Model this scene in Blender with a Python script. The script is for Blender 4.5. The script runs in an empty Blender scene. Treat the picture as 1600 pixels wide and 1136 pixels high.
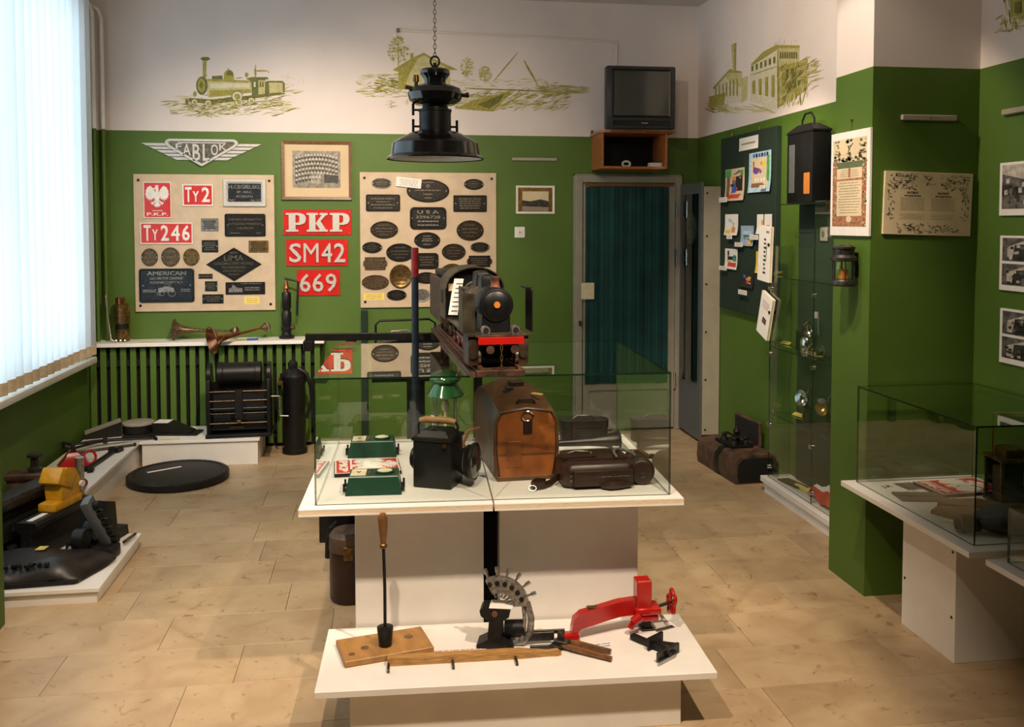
import bpy, bmesh, math, random
from mathutils import Vector, Matrix
random.seed(7)
D = bpy.data; SC = bpy.context.scene; COL = SC.collection
PI = math.pi; R = math.radians
# ------------------------------------------------------------------ camera
F_PX, YAW, TP, HOR, CAM_H = 1420.0, R(8.2), .045, 348.0, 1.66
PITCH = math.atan(TP); CY = HOR + F_PX*TP
cam = D.cameras.new('camera'); camo = D.objects.new('camera', cam); COL.objects.link(camo)
cam.sensor_fit = 'HORIZONTAL'; cam.sensor_width = 36; cam.lens = F_PX/1600*36
cam.shift_y = -(568-CY)/1600; cam.clip_start = .05
camo.location = (0, 0, CAM_H); camo.rotation_euler = (PI/2-PITCH, 0, -YAW)
SC.camera = camo
# ------------------------------------------------------------------ world / lights / exposure
SC.view_settings.view_transform = 'Standard'; SC.view_settings.look = 'None'
SC.view_settings.gamma = 1; SC.view_settings.use_curve_mapping = False
SC.view_settings.exposure = 0.6
wd = D.worlds.new('sky'); SC.world = wd; wd.use_nodes = True
bg = wd.node_tree.nodes['Background']; bg.inputs[0].default_value = (.74, .88, 1, 1); bg.inputs[1].default_value = 2.1
def spot(loc, to, watts, deg, blend=.4, col=(1, .80, .60), rad=.035):
    l = D.lights.new('spot_or_fill_light', 'SPOT'); l.energy = watts*1.45; l.color = col; l.spot_size = R(deg); l.spot_blend = blend
    l.shadow_soft_size = rad
    o = D.objects.new('spot_or_fill_light', l); COL.objects.link(o); o.location = loc
    o.rotation_euler = (Vector(to)-Vector(loc)).to_track_quat('-Z', 'Y').to_euler()
spot((-.2, 3.9, 3.2), (-.66, 7.04, 1.30), 185, 62, .9)        # plate boards
spot((.4, 3.9, 3.2), (.25, 7.04, 1.65), 70, 64, .9)
spot((1.30, 1.5, 3.2), (.45, 3.0, .3), 150, 50, .35)             # low stand, from the right
spot((-.30, 1.5, 3.2), (.40, 3.05, .3), 120, 52, .35)           # low stand, from the left
spot((-.9, 2.3, 3.2), (-.95, 4.9, 0), 130, 64, .5)             # left floor
spot((1.2, 4.1, 3.2), (2.5, 5.55, 1.4), 125, 44, .7)           # pin board
spot((1.1, 2.9, 3.2), (1.9, 5.0, .0), 90, 56, .6)              # glass cabinet and floor
spot((1.0, 3.6, 3.25), (2.1, 3.9, 2.1), 45, 46, .5)            # pillar
spot((.9, 4.3, 2.95), (2.5, 5.3, 2.75), 42, 74, .9)              # added spot that brightens the upper right wall
spot((.5, 2.3, 3.05), (.5, 7.0, 2.6), 24, 165, 1., rad=.12)         # added wide fill lamp below the ceiling, lifts the upper walls
# ------------------------------------------------------------------ pixel -> point on a plane of the room
_cF = Vector((math.sin(YAW)*math.cos(PITCH), math.cos(YAW)*math.cos(PITCH), -math.sin(PITCH)))
_cR = Vector((math.cos(YAW), -math.sin(YAW), 0)); _cU = _cR.cross(_cF); _cO = Vector((0, 0, CAM_H))
def at(px, py, ax, v):
    d = _cF + _cR*((px-800)/F_PX) - _cU*((py-CY)/F_PX); i = 'xyz'.index(ax)
    return _cO + d*((v-_cO[i])/d[i])
# ------------------------------------------------------------------ materials
M = {}
def mat(name, col, rough=.5, metal=0., var=.12, scale=30, bump=0., col2=None, spec=.5, obj=False, stretch=None, rnd=0., coat=0.):
    m = D.materials.new(name); m.use_nodes = True; nt = m.node_tree; b = nt.nodes['Principled BSDF']
    b.inputs['Roughness'].default_value = rough; b.inputs['Metallic'].default_value = metal
    b.inputs['Specular IOR Level'].default_value = spec
    if coat: b.inputs['Coat Weight'].default_value = coat; b.inputs['Coat Roughness'].default_value = .12
    n = nt.nodes.new('ShaderNodeTexNoise'); n.inputs['Scale'].default_value = scale; n.inputs['Detail'].default_value = 5
    tc = nt.nodes.new('ShaderNodeTexCoord'); src = tc.outputs['Object']
    if not obj:
        g = nt.nodes.new('ShaderNodeNewGeometry'); src = g.outputs['Position']
    if stretch:
        mp = nt.nodes.new('ShaderNodeMapping'); mp.inputs['Scale'].default_value = stretch
        nt.links.new(src, mp.inputs[0]); src = mp.outputs[0]
    nt.links.new(src, n.inputs['Vector'])
    r = nt.nodes.new('ShaderNodeValToRGB'); c2 = col2 or tuple(c*(1-var*2) for c in col)
    r.color_ramp.elements[0].position = .32; r.color_ramp.elements[1].position = .68
    r.color_ramp.elements[0].color = (*c2, 1); r.color_ramp.elements[1].color = (*(min(1, c*(1+var*.4)) for c in col), 1)
    nt.links.new(n.outputs['Fac'], r.inputs[0]); out = r.outputs[0]
    if rnd:
        oi = nt.nodes.new('ShaderNodeObjectInfo'); mr = nt.nodes.new('ShaderNodeMapRange')
        mr.inputs['To Min'].default_value = 1-rnd; mr.inputs['To Max'].default_value = 1+rnd
        nt.links.new(oi.outputs['Random'], mr.inputs[0])
        mx = nt.nodes.new('ShaderNodeVectorMath'); mx.operation = 'SCALE'
        nt.links.new(out, mx.inputs[0]); nt.links.new(mr.outputs[0], mx.inputs['Scale']); out = mx.outputs[0]
    nt.links.new(out, b.inputs['Base Color'])
    if bump:
        bp = nt.nodes.new('ShaderNodeBump'); bp.inputs['Strength'].default_value = bump; bp.inputs['Distance'].default_value = .004
        nt.links.new(n.outputs['Fac'], bp.inputs['Height']); nt.links.new(bp.outputs[0], b.inputs['Normal'])
    M[name] = m; return m
mat('green_wall', (.070, .140, .012), .6, var=.05, scale=3, bump=.03)
mat('dark_green_felt', (.008, .026, .014), .9, var=.15, scale=90, bump=.1)
mat('white_wall', (.73, .655, .62), .8, var=.04, scale=2, bump=.03)
mat('ceiling_white', (.62, .58, .55), .85, var=.04, scale=2)
mat('grout', (.16, .11, .06), .9)
mat('white_board', (.80, .765, .71), .45, var=.03, scale=8)
mat('plywood_edge', (.62, .42, .24), .7, var=.25, scale=40, stretch=(1, 1, 12), col2=(.75, .66, .52))
mat('white_paint', (.78, .77, .74), .4, var=.03)
mat('cream_metal', (.30, .28, .22), .45, var=.06, scale=12)
mat('teal_curtain', (.0, .045, .042), .85, var=.2, scale=6)
mat('grey_metal', (.36, .33, .25), .45, var=.06, scale=8)
mat('slate_grey', (.10, .11, .11), .4, var=.1)
mat('board_beige', (.58, .45, .31), .65, var=.06, scale=14)
mat('black_iron', (.013, .0125, .012), .48, .2, spec=.35, var=.3, scale=60, bump=.15)
mat('black_paint', (.007, .007, .0075), .38, spec=.35, var=.2, scale=25)
mat('black_enamel', (.008, .008, .009), .12, var=.1, scale=20, coat=.6)
mat('black_gap', (.004, .004, .004), .9)
mat('dark_steel', (.075, .070, .063), .4, .7, var=.3, scale=50, bump=.1)
mat('steel', (.42, .41, .39), .32, .9, var=.15, scale=60)
mat('chrome', (.75, .74, .72), .12, 1., var=.04)
mat('cast_alloy', (.56, .54, .50), .45, .35, var=.06, scale=50, bump=.05)
mat('cast_bronze', (.055, .043, .028), .38, .7, var=.35, scale=70, bump=.2)
mat('cast_dark', (.026, .024, .021), .36, .55, var=.35, scale=70, bump=.2)
mat('cast_slate', (.022, .027, .033), .34, .4, var=.3, scale=60, bump=.2)
mat('brass_old', (.22, .13, .045), .36, .8, var=.3, scale=50, bump=.1)
mat('brass', (.50, .30, .10), .28, .9, var=.2, scale=30)
mat('copper', (.42, .16, .075), .26, .95, var=.25, scale=22)
mat('bronze_light', (.15, .10, .055), .4, .7, var=.3, scale=60, bump=.2)
mat('relief_worn', (.20, .17, .13), .35, .75, var=.3, scale=80)
mat('relief_grey', (.33, .31, .28), .35, .6, var=.3, scale=80)
mat('red_enamel', (.62, .018, .014), .28, var=.08, scale=12, coat=.3)
mat('red_paint', (.46, .010, .007), .25, var=.1, scale=12, coat=.4)
mat('dark_red', (.22, .012, .015), .4, var=.15)
mat('white_enamel', (.80, .76, .70), .35, var=.06)
mat('navy_paint', (.010, .018, .034), .4, var=.15)
mat('wood_frame', (.19, .085, .025), .4, var=.25, scale=30, stretch=(1, 1, 6))
mat('mat_board', (.62, .47, .29), .8, var=.05, scale=4)
mat('photo_grey', (.30, .26, .20), .5, var=.3, scale=30)
mat('photo_light', (.55, .50, .42), .5, var=.2, scale=60)
mat('photo_dark', (.045, .04, .035), .5, var=.5, scale=40)
mat('photo_mid', (.16, .145, .13), .5, var=.4, scale=40)
mat('paper', (.80, .77, .72), .7, var=.03)
mat('paper_cream', (.68, .56, .36), .7, var=.06, scale=8)
mat('yellow_label', (.85, .66, .12), .6, var=.04)
mat('ink', (.04, .035, .03), .7)
mat('ink_soft', (.30, .25, .17), .7)
mat('ink_red', (.42, .09, .05), .7)
mat('ink_green', (.10, .14, .07), .7)
mat('ink_rust', (.45, .20, .10), .7, var=.3, scale=60)
for n, c in dict(crayon_blue=(.05, .12, .5), crayon_purple=(.2, .05, .3), crayon_yellow=(.85, .62, .06), crayon_green=(.08, .4, .1), crayon_red=(.7, .06, .05),
                 crayon_orange=(.8, .3, .05), crayon_sky=(.45, .65, .75), crayon_brown=(.25, .12, .06), crayon_black=(.02, .02, .02), crayon_lilac=(.35, .42, .6)).items(): mat(n, c, .7, var=.15, scale=60)
mat('mural_light', (.55, .50, .24), .8, var=.12, scale=40)
mat('mural_mid', (.38, .34, .07), .8, var=.18, scale=50)
mat('mural_dark', (.17, .17, .035), .8, var=.2, scale=60)
mat('mural_green', (.15, .17, .045), .8, var=.2, scale=40)
mat('mural_pale', (.66, .62, .46), .8, var=.08, scale=40)
mat('orange_wood', (.44, .145, .035), .35, var=.2, scale=20, stretch=(1, 1, 5))
mat('tv_plastic', (.022, .026, .028), .4, var=.1)
mat('tv_screen', (.055, .058, .050), .10, var=.03)
mat('leather_tan', (.30, .088, .017), .42, var=.25, scale=14, bump=.1)
mat('leather_brown', (.12, .052, .018), .45, var=.25, scale=14, bump=.12)
mat('leather_dark', (.035, .013, .008), .38, var=.25, scale=20, bump=.15)
mat('leather_black', (.018, .014, .011), .4, var=.25, scale=20, bump=.12)
mat('canvas_brown', (.26, .14, .06), .85, var=.15, scale=120, bump=.1)
mat('canvas_grey', (.075, .08, .075), .75, var=.2, scale=60, bump=.1)
mat('cloth_grey', (.33, .30, .25), .8, var=.08, scale=20)
mat('cloth_taupe', (.16, .12, .085), .9, var=.15, scale=80)
mat('box_green', (.012, .055, .032), .35, var=.12)
mat('lamp_green', (.02, .11, .03), .1, var=.1, coat=.8)
mat('ivory', (.66, .58, .38), .5, var=.06)
mat('wood_board', (.40, .20, .055), .5, var=.16, scale=9, stretch=(3, 1, 1), obj=True, bump=.05)
mat('wood_light', (.50, .26, .075), .45, var=.25, scale=22, stretch=(1, 9, 9), obj=True)
mat('wood_handle', (.20, .085, .028), .35, var=.3, scale=25)
mat('wood_pale', (.42, .22, .09), .45, var=.15, scale=20)
mat('wood_chest', (.10, .055, .032), .55, var=.35, scale=16, bump=.15)
mat('loco_olive', (.075, .060, .036), .42, .25, var=.3, scale=26)
mat('loco_brown', (.085, .042, .024), .5, .15, var=.4, scale=22)
mat('loco_rust', (.20, .072, .04), .55, .1, var=.35, scale=25)
mat('amber', (.55, .19, .03), .4, var=.05)
mat('yellow_paint', (.62, .31, .012), .35, var=.15, scale=25)
mat('glass_edge', (.006, .022, .014), .15)
mat('plug_grey', (.55, .53, .48), .45)
mat('blue_plastic', (.02, .10, .45), .4)
def shader_mat(name, fn):
    m = D.materials.new(name); m.use_nodes = True; nt = m.node_tree; nt.nodes.clear()
    out = nt.nodes.new('ShaderNodeOutputMaterial'); nt.links.new(fn(nt), out.inputs[0]); M[name] = m
def _glass(tint, ior):
    def fn(nt):
        t = nt.nodes.new('ShaderNodeBsdfTransparent'); t.inputs[0].default_value = (*tint, 1)
        g = nt.nodes.new('ShaderNodeBsdfGlossy'); g.inputs['Roughness'].default_value = .0; g.inputs[0].default_value = (.95, 1, .97, 1)
        fr = nt.nodes.new('ShaderNodeFresnel'); fr.inputs[0].default_value = ior
        mx = nt.nodes.new('ShaderNodeMixShader'); ge = nt.nodes.new('ShaderNodeNewGeometry'); mu = nt.nodes.new('ShaderNodeMath'); mu.operation = 'SUBTRACT'; mu.use_clamp = True; a1 = nt.nodes.new('ShaderNodeMath'); a1.operation = 'ADD'; a1.inputs[1].default_value = 1; dv = nt.nodes.new('ShaderNodeMath'); dv.operation = 'DIVIDE'; m2 = nt.nodes.new('ShaderNodeMath'); m2.operation = 'MULTIPLY'; m2.inputs[1].default_value = 2; nt.links.new(fr.outputs[0], a1.inputs[0]); nt.links.new(fr.outputs[0], m2.inputs[0]); nt.links.new(m2.outputs[0], dv.inputs[0]); nt.links.new(a1.outputs[0], dv.inputs[1]); nt.links.new(dv.outputs[0], mu.inputs[0]); nt.links.new(ge.outputs['Backfacing'], mu.inputs[1]); nt.links.new(mu.outputs[0], mx.inputs[0]); nt.links.new(t.outputs[0], mx.inputs[1]); nt.links.new(g.outputs[0], mx.inputs[2])
        return mx.outputs[0]
    return fn
shader_mat('glass', _glass((.965, .982, .968), 1.5))
shader_mat('glass_dark', _glass((.55, .60, .60), 1.45))
def _blind(nt):
    t = nt.nodes.new('ShaderNodeBsdfTranslucent'); t.inputs[0].default_value = (.86, .92, .97, 1)
    d = nt.nodes.new('ShaderNodeBsdfDiffuse'); d.inputs[0].default_value = (.75, .72, .66, 1)
    mx = nt.nodes.new('ShaderNodeMixShader'); mx.inputs[0].default_value = .35
    nt.links.new(t.outputs[0], mx.inputs[1]); nt.links.new(d.outputs[0], mx.inputs[2]); return mx.outputs[0]
shader_mat('blind_fabric', _blind)
mat('blind_hem', (.62, .50, .34), .8, var=.1)
# travertine floor tiles
def _tile():
    m = D.materials.new('travertine'); m.use_nodes = True; nt = m.node_tree; b = nt.nodes['Principled BSDF']; L = nt.links.new
    g = nt.nodes.new('ShaderNodeNewGeometry'); oi = nt.nodes.new('ShaderNodeObjectInfo')
    ad = nt.nodes.new('ShaderNodeVectorMath'); ad.operation = 'MULTIPLY_ADD'
    cb = nt.nodes.new('ShaderNodeCombineXYZ'); L(oi.outputs['Random'], cb.inputs[0]); L(oi.outputs['Random'], cb.inputs[2])
    L(cb.outputs[0], ad.inputs[0]); ad.inputs[1].default_value = (9, 9, 9); L(g.outputs['Position'], ad.inputs[2])
    n1 = nt.nodes.new('ShaderNodeTexNoise'); n1.inputs['Scale'].default_value = 5; n1.inputs['Detail'].default_value = 7; n1.inputs['Distortion'].default_value = .6
    n2 = nt.nodes.new('ShaderNodeTexNoise'); n2.inputs['Scale'].default_value = 17; n2.inputs['Detail'].default_value = 8; n2.inputs['Distortion'].default_value = 1.2
    L(ad.outputs[0], n1.inputs[0]); L(ad.outputs[0], n2.inputs[0])
    r1 = nt.nodes.new('ShaderNodeValToRGB'); e = r1.color_ramp.elements
    e[0].position = .3; e[0].color = (.38, .26, .145, 1); e[1].position = .65; e[1].color = (.50, .37, .225, 1)
    r2 = nt.nodes.new('ShaderNodeValToRGB'); e = r2.color_ramp.elements
    e[0].position = .27; e[0].color = (.58, .45, .33, 1); e[1].position = .38; e[1].color = (1, 1, 1, 1)
    L(n1.outputs[0], r1.inputs[0]); L(n2.outputs[0], r2.inputs[0])
    mx = nt.nodes.new('ShaderNodeMix'); mx.data_type = 'RGBA'; mx.blend_type = 'MULTIPLY'; mx.inputs[0].default_value = 1
    L(r1.outputs[0], mx.inputs[6]); L(r2.outputs[0], mx.inputs[7])
    mr = nt.nodes.new('ShaderNodeMapRange'); mr.inputs['To Min'].default_value = .90; mr.inputs['To Max'].default_value = 1.06; L(oi.outputs['Random'], mr.inputs[0])
    sc = nt.nodes.new('ShaderNodeVectorMath'); sc.operation = 'SCALE'; L(mx.outputs[2], sc.inputs[0]); L(mr.outputs[0], sc.inputs['Scale'])
    L(sc.outputs[0], b.inputs['Base Color']); b.inputs['Roughness'].default_value = .38; b.inputs['Specular IOR Level'].default_value = .4
    M['travertine'] = m
_tile()
# ------------------------------------------------------------------ mesh builder
class MB:
    def __init__(s): s.v = []; s.f = []; s.m = []; s.mats = []; s.cur = 0; s.T = Matrix.Identity(4)
    def mt(s, name):
        if name not in s.mats: s.mats.append(name)
        s.cur = s.mats.index(name); return s
    def tr(s, loc=(0, 0, 0), rx=0, ry=0, rz=0, sc=1):
        s.T = Matrix.Translation(loc) @ Matrix.Rotation(rz, 4, 'Z') @ Matrix.Rotation(ry, 4, 'Y') @ Matrix.Rotation(rx, 4, 'X') @ Matrix.Scale(sc, 4); return s
    def add(s, vs, fs):
        o = len(s.v); s.v += [tuple(s.T @ Vector(v)) for v in vs]
        for f in fs: s.f.append(tuple(i+o for i in f)); s.m.append(s.cur)
        return s
    def hexa(s, p): return s.add(p, [(3, 2, 1, 0), (4, 5, 6, 7), (0, 1, 5, 4), (1, 2, 6, 5), (2, 3, 7, 6), (3, 0, 4, 7)])
    def box(s, x0, x1, y0, y1, z0, z1, bev=0):
        if not bev:
            return s.hexa([(x0, y0, z0), (x1, y0, z0), (x1, y1, z0), (x0, y1, z0), (x0, y0, z1), (x1, y0, z1), (x1, y1, z1), (x0, y1, z1)])
        b = min(bev, (x1-x0)*.45, (y1-y0)*.45, (z1-z0)*.45)
        bm = bmesh.new(); bmesh.ops.create_cube(bm, size=1)
        for v in bm.verts: v.co = ((x0+x1)/2+v.co.x*(x1-x0), (y0+y1)/2+v.co.y*(y1-y0), (z0+z1)/2+v.co.z*(z1-z0))
        bmesh.ops.bevel(bm, geom=bm.edges[:], offset=b, segments=2 if b > .004 else 1, affect='EDGES', profile=.5)
        bm.verts.index_update(); s.add([v.co[:] for v in bm.verts], [[v.index for v in f.verts] for f in bm.faces]); bm.free(); return s
    def rings(s, rs, close=False, c0=True, c1=True):
        n = len(rs[0]); vs = [p for r in rs for p in r]; fs = []
        k = len(rs)
        for i in range(k if close else k-1):
            a, b = i*n, ((i+1) % k)*n
            for j in range(n): fs.append((a+j, a+(j+1) % n, b+(j+1) % n, b+j))
        if not close:
            if c0: fs.append(tuple(reversed(range(n))))
            if c1: fs.append(tuple(range((k-1)*n, k*n)))
        return s.add(vs, fs)
    def tube(s, pts, r, n=8, close=False, cap=True):
        pts = [Vector(p) for p in pts]; k = len(pts); rr = r if isinstance(r, (list, tuple)) else [r]*k
        rs = []; up = None
        for i in range(k):
            a = pts[(i-1) % k] if (close or i > 0) else pts[i]; b = pts[(i+1) % k] if (close or i < k-1) else pts[i]
            d = (b-a).normalized()
            if up is None: up = Vector((0, 0, 1)) if abs(d.z) < .9 else Vector((1, 0, 0))
            u = d.cross(up)
            if u.length < 1e-4: u = d.cross(Vector((1, .2, .1)))
            u.normalize(); w = u.cross(d).normalized(); up = w
            rs.append([tuple(pts[i]+u*math.cos(2*PI*j/n)*rr[i]+w*math.sin(2*PI*j/n)*rr[i]) for j in range(n)])
        return s.rings(rs, close, cap, cap)
    def cyl(s, a, b, r0, r1=None, n=16): return s.tube([a, b], [r0, r0 if r1 is None else r1], n)
    def lathe(s, prof, n=24, loc=(0, 0, 0), axis='z', c0=True, c1=True):
        rs = []
        for (r, h) in prof:
            ring = []
            for j in range(n):
                c, si = math.cos(2*PI*j/n)*max(r, 1e-5), math.sin(2*PI*j/n)*max(r, 1e-5)
                p = (c, si, h) if axis == 'z' else ((h, c, si) if axis == 'x' else (si, h, c))
                ring.append((p[0]+loc[0], p[1]+loc[1], p[2]+loc[2]))
            rs.append(ring)
        return s.rings(rs, False, c0, c1)
    def sph(s, c, r, n=12, sx=1, sy=1, sz=1):
        k = max(4, n//2); rs = []
        for i in range(k+1):
            t = PI*i/k; q = max(math.sin(t), 1e-4)
            rs.append([(c[0]+r*sx*q*math.cos(2*PI*j/n), c[1]+r*sy*q*math.sin(2*PI*j/n), c[2]-r*sz*math.cos(t)) for j in range(n)])
        return s.rings(rs)
    def prism(s, poly, a, b, axis='z'):          # poly extruded from a to b; axis z:(x,y) y:(x,z) x:(y,z)
        def P(p, h): return (p[0], p[1], h) if axis == 'z' else ((p[0], h, p[1]) if axis == 'y' else (h, p[0], p[1]))
        return s.rings([[P(p, a) for p in poly], [P(p, b) for p in poly]])
    def flat(s, poly, h, axis='y'):
        def P(p): return (p[0], p[1], h) if axis == 'z' else ((p[0], h, p[1]) if axis == 'y' else (h, p[0], p[1]))
        return s.add([P(p) for p in poly], [tuple(range(len(poly)))])
    def build(s, name, material=None, parent=None, loc=(0, 0, 0), rz=0, smooth=35, rot=None):
        me = D.meshes.new(name); me.from_pydata(s.v, [], s.f)
        names = s.mats or [material or 'black_iron']
        if s.mats and material and material not in s.mats: pass
        for n in names: me.materials.append(M[n])
        me.polygons.foreach_set('material_index', s.m)
        bm = bmesh.new(); bm.from_mesh(me)
        if any(len(f.verts) > 4 for f in bm.faces): bmesh.ops.recalc_face_normals(bm, faces=bm.faces[:])
        else: bmesh.ops.recalc_face_normals(bm, faces=bm.faces[:])
        bm.to_mesh(me); bm.free()
        if smooth: me.shade_smooth(); me.set_sharp_from_angle(angle=R(smooth))
        o = D.objects.new(name, me); COL.objects.link(o); o.location = loc; o.rotation_euler = rot or (0, 0, rz)
        if parent: o.parent = parent
        return o
def tag(o, label=None, cat=None, group=None, kind=None):
    for k, v in (('label', label), ('category', cat), ('group', group), ('kind', kind)):
        if v: o[k] = v
    return o
def thing(name, label, cat, loc=(0, 0, 0), rz=0, group=None, rot=None):
    o = D.objects.new(name, None); COL.objects.link(o); o.location = loc; o.rotation_euler = rot or (0, 0, rz); o.empty_display_size = .05
    return tag(o, label, cat, group)
def bx(name, m, parent, x0, x1, y0, y1, z0, z1, bev=0, label=None):
    o = MB().box(x0, x1, y0, y1, z0, z1, bev).build(name, m, parent)
    if label: o['label'] = label
    return o
def ell(hw, hh, n=28): return [(hw*math.cos(2*PI*i/n), hh*math.sin(2*PI*i/n)) for i in range(n)]
def rrect(hw, hh, r, k=4):
    p = []
    for cx, cy, a0 in ((hw-r, hh-r, 0), (-hw+r, hh-r, PI/2), (-hw+r, -hh+r, PI), (hw-r, -hh+r, 1.5*PI)):
        for i in range(k+1): a = a0+PI/2*i/k; p.append((cx+r*math.cos(a), cy+r*math.sin(a)))
    return p
_txt = {}
def text_mesh(s, bold):
    if (s, bold) not in _txt:
        c = D.curves.new('lettering', 'FONT'); c.body = s; c.size = 1; c.resolution_u = 2; c.offset = bold; c.extrude = .5
        o = D.objects.new('lettering', c); COL.objects.link(o); bpy.context.view_layer.update()
        me = D.meshes.new_from_object(o.evaluated_get(bpy.context.evaluated_depsgraph_get()))
        vs = [v.co.copy() for v in me.vertices]; fs = [tuple(p.vertices) for p in me.polygons]
        D.objects.remove(o); D.curves.remove(c); D.meshes.remove(me)
        x0, x1 = min(v.x for v in vs), max(v.x for v in vs); y0, y1 = min(v.y for v in vs), max(v.y for v in vs)
        _txt[(s, bold)] = ([((v.x-x0)/(x1-x0)-.5, (v.y-y0)/(y1-y0)-.5, v.z) for v in vs], fs)
    return _txt[(s, bold)]
def text(mb, s, cx, cz, w, h, y, depth=.002, bold=.02):      # lettering on an upright face that looks along -y
    vs, fs = text_mesh(s, bold)
    return mb.add([(cx+v[0]*w, y-depth*(v[2]+.5), cz+v[1]*h) for v in vs], fs)
def text_flat(mb, s, cx, cy, w, h, z, depth=.001, bold=.02):
    vs, fs = text_mesh(s, bold)
    return mb.add([(cx+v[0]*w, cy+v[1]*h, z+depth*(v[2]+.5)) for v in vs], fs)
def lines(mb, cx, cz, w, h, n, y, seed=0, th=.5, ragged=.25):        # rows of unreadably small print
    rr = random.Random(seed)
    for i in range(n):
        z = cz+h/2-h*(i+.5)/n; ww = w*(1-rr.random()*ragged); x = cx-ww/2
        while x < cx+ww/2-.002:
            l = min(rr.uniform(.06, .2)*w, cx+ww/2-x); t = h/n*th/2
            mb.flat([(x, z-t), (x+l*.85, z-t), (x+l*.85, z+t), (x, z+t)], y); x += l
    return mb
def eagle(mb, s, y, d):          # spread eagle, s = half height, on an upright face
    def P(pts, dd=d, sg=1): mb.prism([(s*sg*p[0], s*p[1]) for p in pts], y, y-dd, 'y')
    wing = [(.12, .30), (.22, .52), (.34, .70), (.50, .88), (.62, .93), (.70, .84), (.82, .80), (.86, .64), (.96, .52), (.95, .34), (1.0, .16), (.93, .04), (.94, -.16), (.84, -.10), (.80, -.34), (.71, -.18), (.64, -.44), (.56, -.20), (.48, -.42), (.42, -.16), (.32, -.30), (.26, -.08), (.14, -.10)]
    leg = [(.10, -.30), (.22, -.36), (.40, -.52), (.58, -.50), (.47, -.58), (.60, -.66), (.44, -.66), (.46, -.80), (.34, -.68), (.26, -.74), (.28, -.60), (.14, -.48)]
    for sg in (-1, 1):
        P(wing, d, sg); P(leg, d*1.05, sg)
        for k, (a, b) in enumerate((((.30, .50), (.80, .55)), ((.30, .34), (.84, .34)), ((.30, .18), (.84, .14)))): P([(a[0], a[1]), (b[0], b[1]), (b[0]-.06, b[1]+.09), (a[0]+.06, a[1]+.10)], d*1.35, sg)
    P([(.0, .50), (.16, .34), (.25, .05), (.20, -.25), (.08, -.46), (-.08, -.46), (-.20, -.25), (-.25, .05), (-.16, .34)], d*1.5)
    P([(-.10, .40), (-.13, .62), (-.30, .62), (-.36, .70), (-.16, .78), (-.04, .86), (.10, .80), (.14, .66), (.10, .40)], d*1.3)
    P([(-.14, .82), (-.16, 1.0), (-.08, .92), (-.02, 1.02), (.04, .92), (.12, 1.0), (.10, .82)], d)
    P([(-.08, -.40), (-.30, -.86), (-.20, -.84), (-.16, -.97), (-.07, -.88), (.0, -1.0), (.07, -.88), (.16, -.97), (.20, -.84), (.30, -.86), (.08, -.40)], d*1.2)
    return mb
# ================================================================== THE ROOM
YB, XL, XR, XP, XN = 7.04, -2.08, 2.52, 2.115, 2.62
YP0, YP1, ZC, ZG, YF = 3.706, 4.03, 3.38, 2.337, -1.3
def struct(o): return tag(o, kind='structure')
struct(MB().box(XL-.2, XN+.4, YF-.2, YB+.2, -.12, -.02).build('floor', 'grout'))
FLOOR = D.objects['floor']
def two_tone(name, x0, x1, y0, y1):
    m = MB().mt('green_wall').box(x0, x1, y0, y1, 0, ZG).mt('white_wall').box(x0, x1, y0, y1, ZG, ZC); return struct(m.build(name, smooth=0))
two_tone('wall_back', XL-.16, XR+.2, YB, YB+.16)
two_tone('wall_right', XR, XR+.16, YP1, YB)
two_tone('wall_right_near', XN, XN+.16, YF, YP0)
two_tone('wall_pillar', XP, XN+.16, YP0, YP1)
two_tone('wall_front', XL-.16, XN+.16, YF-.16, YF)
struct(MB().box(XL-.16, XN+.3, YF-.16, YB+.16, ZC, ZC+.1).build('ceiling', 'ceiling_white'))
WY0, WY1, WZ0, WZ1 = 3.0, 6.5, .735, 3.2
m = MB().mt('green_wall').box(XL-.16, XL, YF, YB, 0, WZ0).box(XL-.16, XL, YF, WY0, WZ0, ZG).box(XL-.16, XL, WY1, YB, WZ0, ZG)
m.mt('white_wall').box(XL-.16, XL, YF, WY0, ZG, ZC).box(XL-.16, XL, WY1, YB, ZG, ZC).box(XL-.16, XL, WY0, WY1, WZ1, ZC)
struct(m.build('wall_left', smooth=0))
# floor tiles, laid in rows of .30 m with broken joints
rt = random.Random(3); tile_me = {}
fixed = {11: -1.05, 12: -.72, 10: -.55, 13: -.926}
row = 0; y = 3.32-.30*16
while y < YB:
    k = round((y-.02)/.30); ln = .66
    x = (fixed.get(k, rt.uniform(-.6, .6))) % ln + XL - ln - .05
    while x < XN+.1:
        l = ln
        if l not in tile_me:
            t = MB().box(.0008, l-.0008, .0008, .2992, -.02, 0, .0008).build('tile', 'travertine', FLOOR, (x, y, 0)); tile_me[l] = t
        else:
            t = tile_me[l].copy(); COL.objects.link(t); t.location = (x, y, 0)
        x += l
    y += .30
# low green casing at the left edge of the view
struct(MB().mt('green_wall').box(XL, -1.548, 3.0, 3.95, 0, .69, .004).build('trim_1'))
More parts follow.
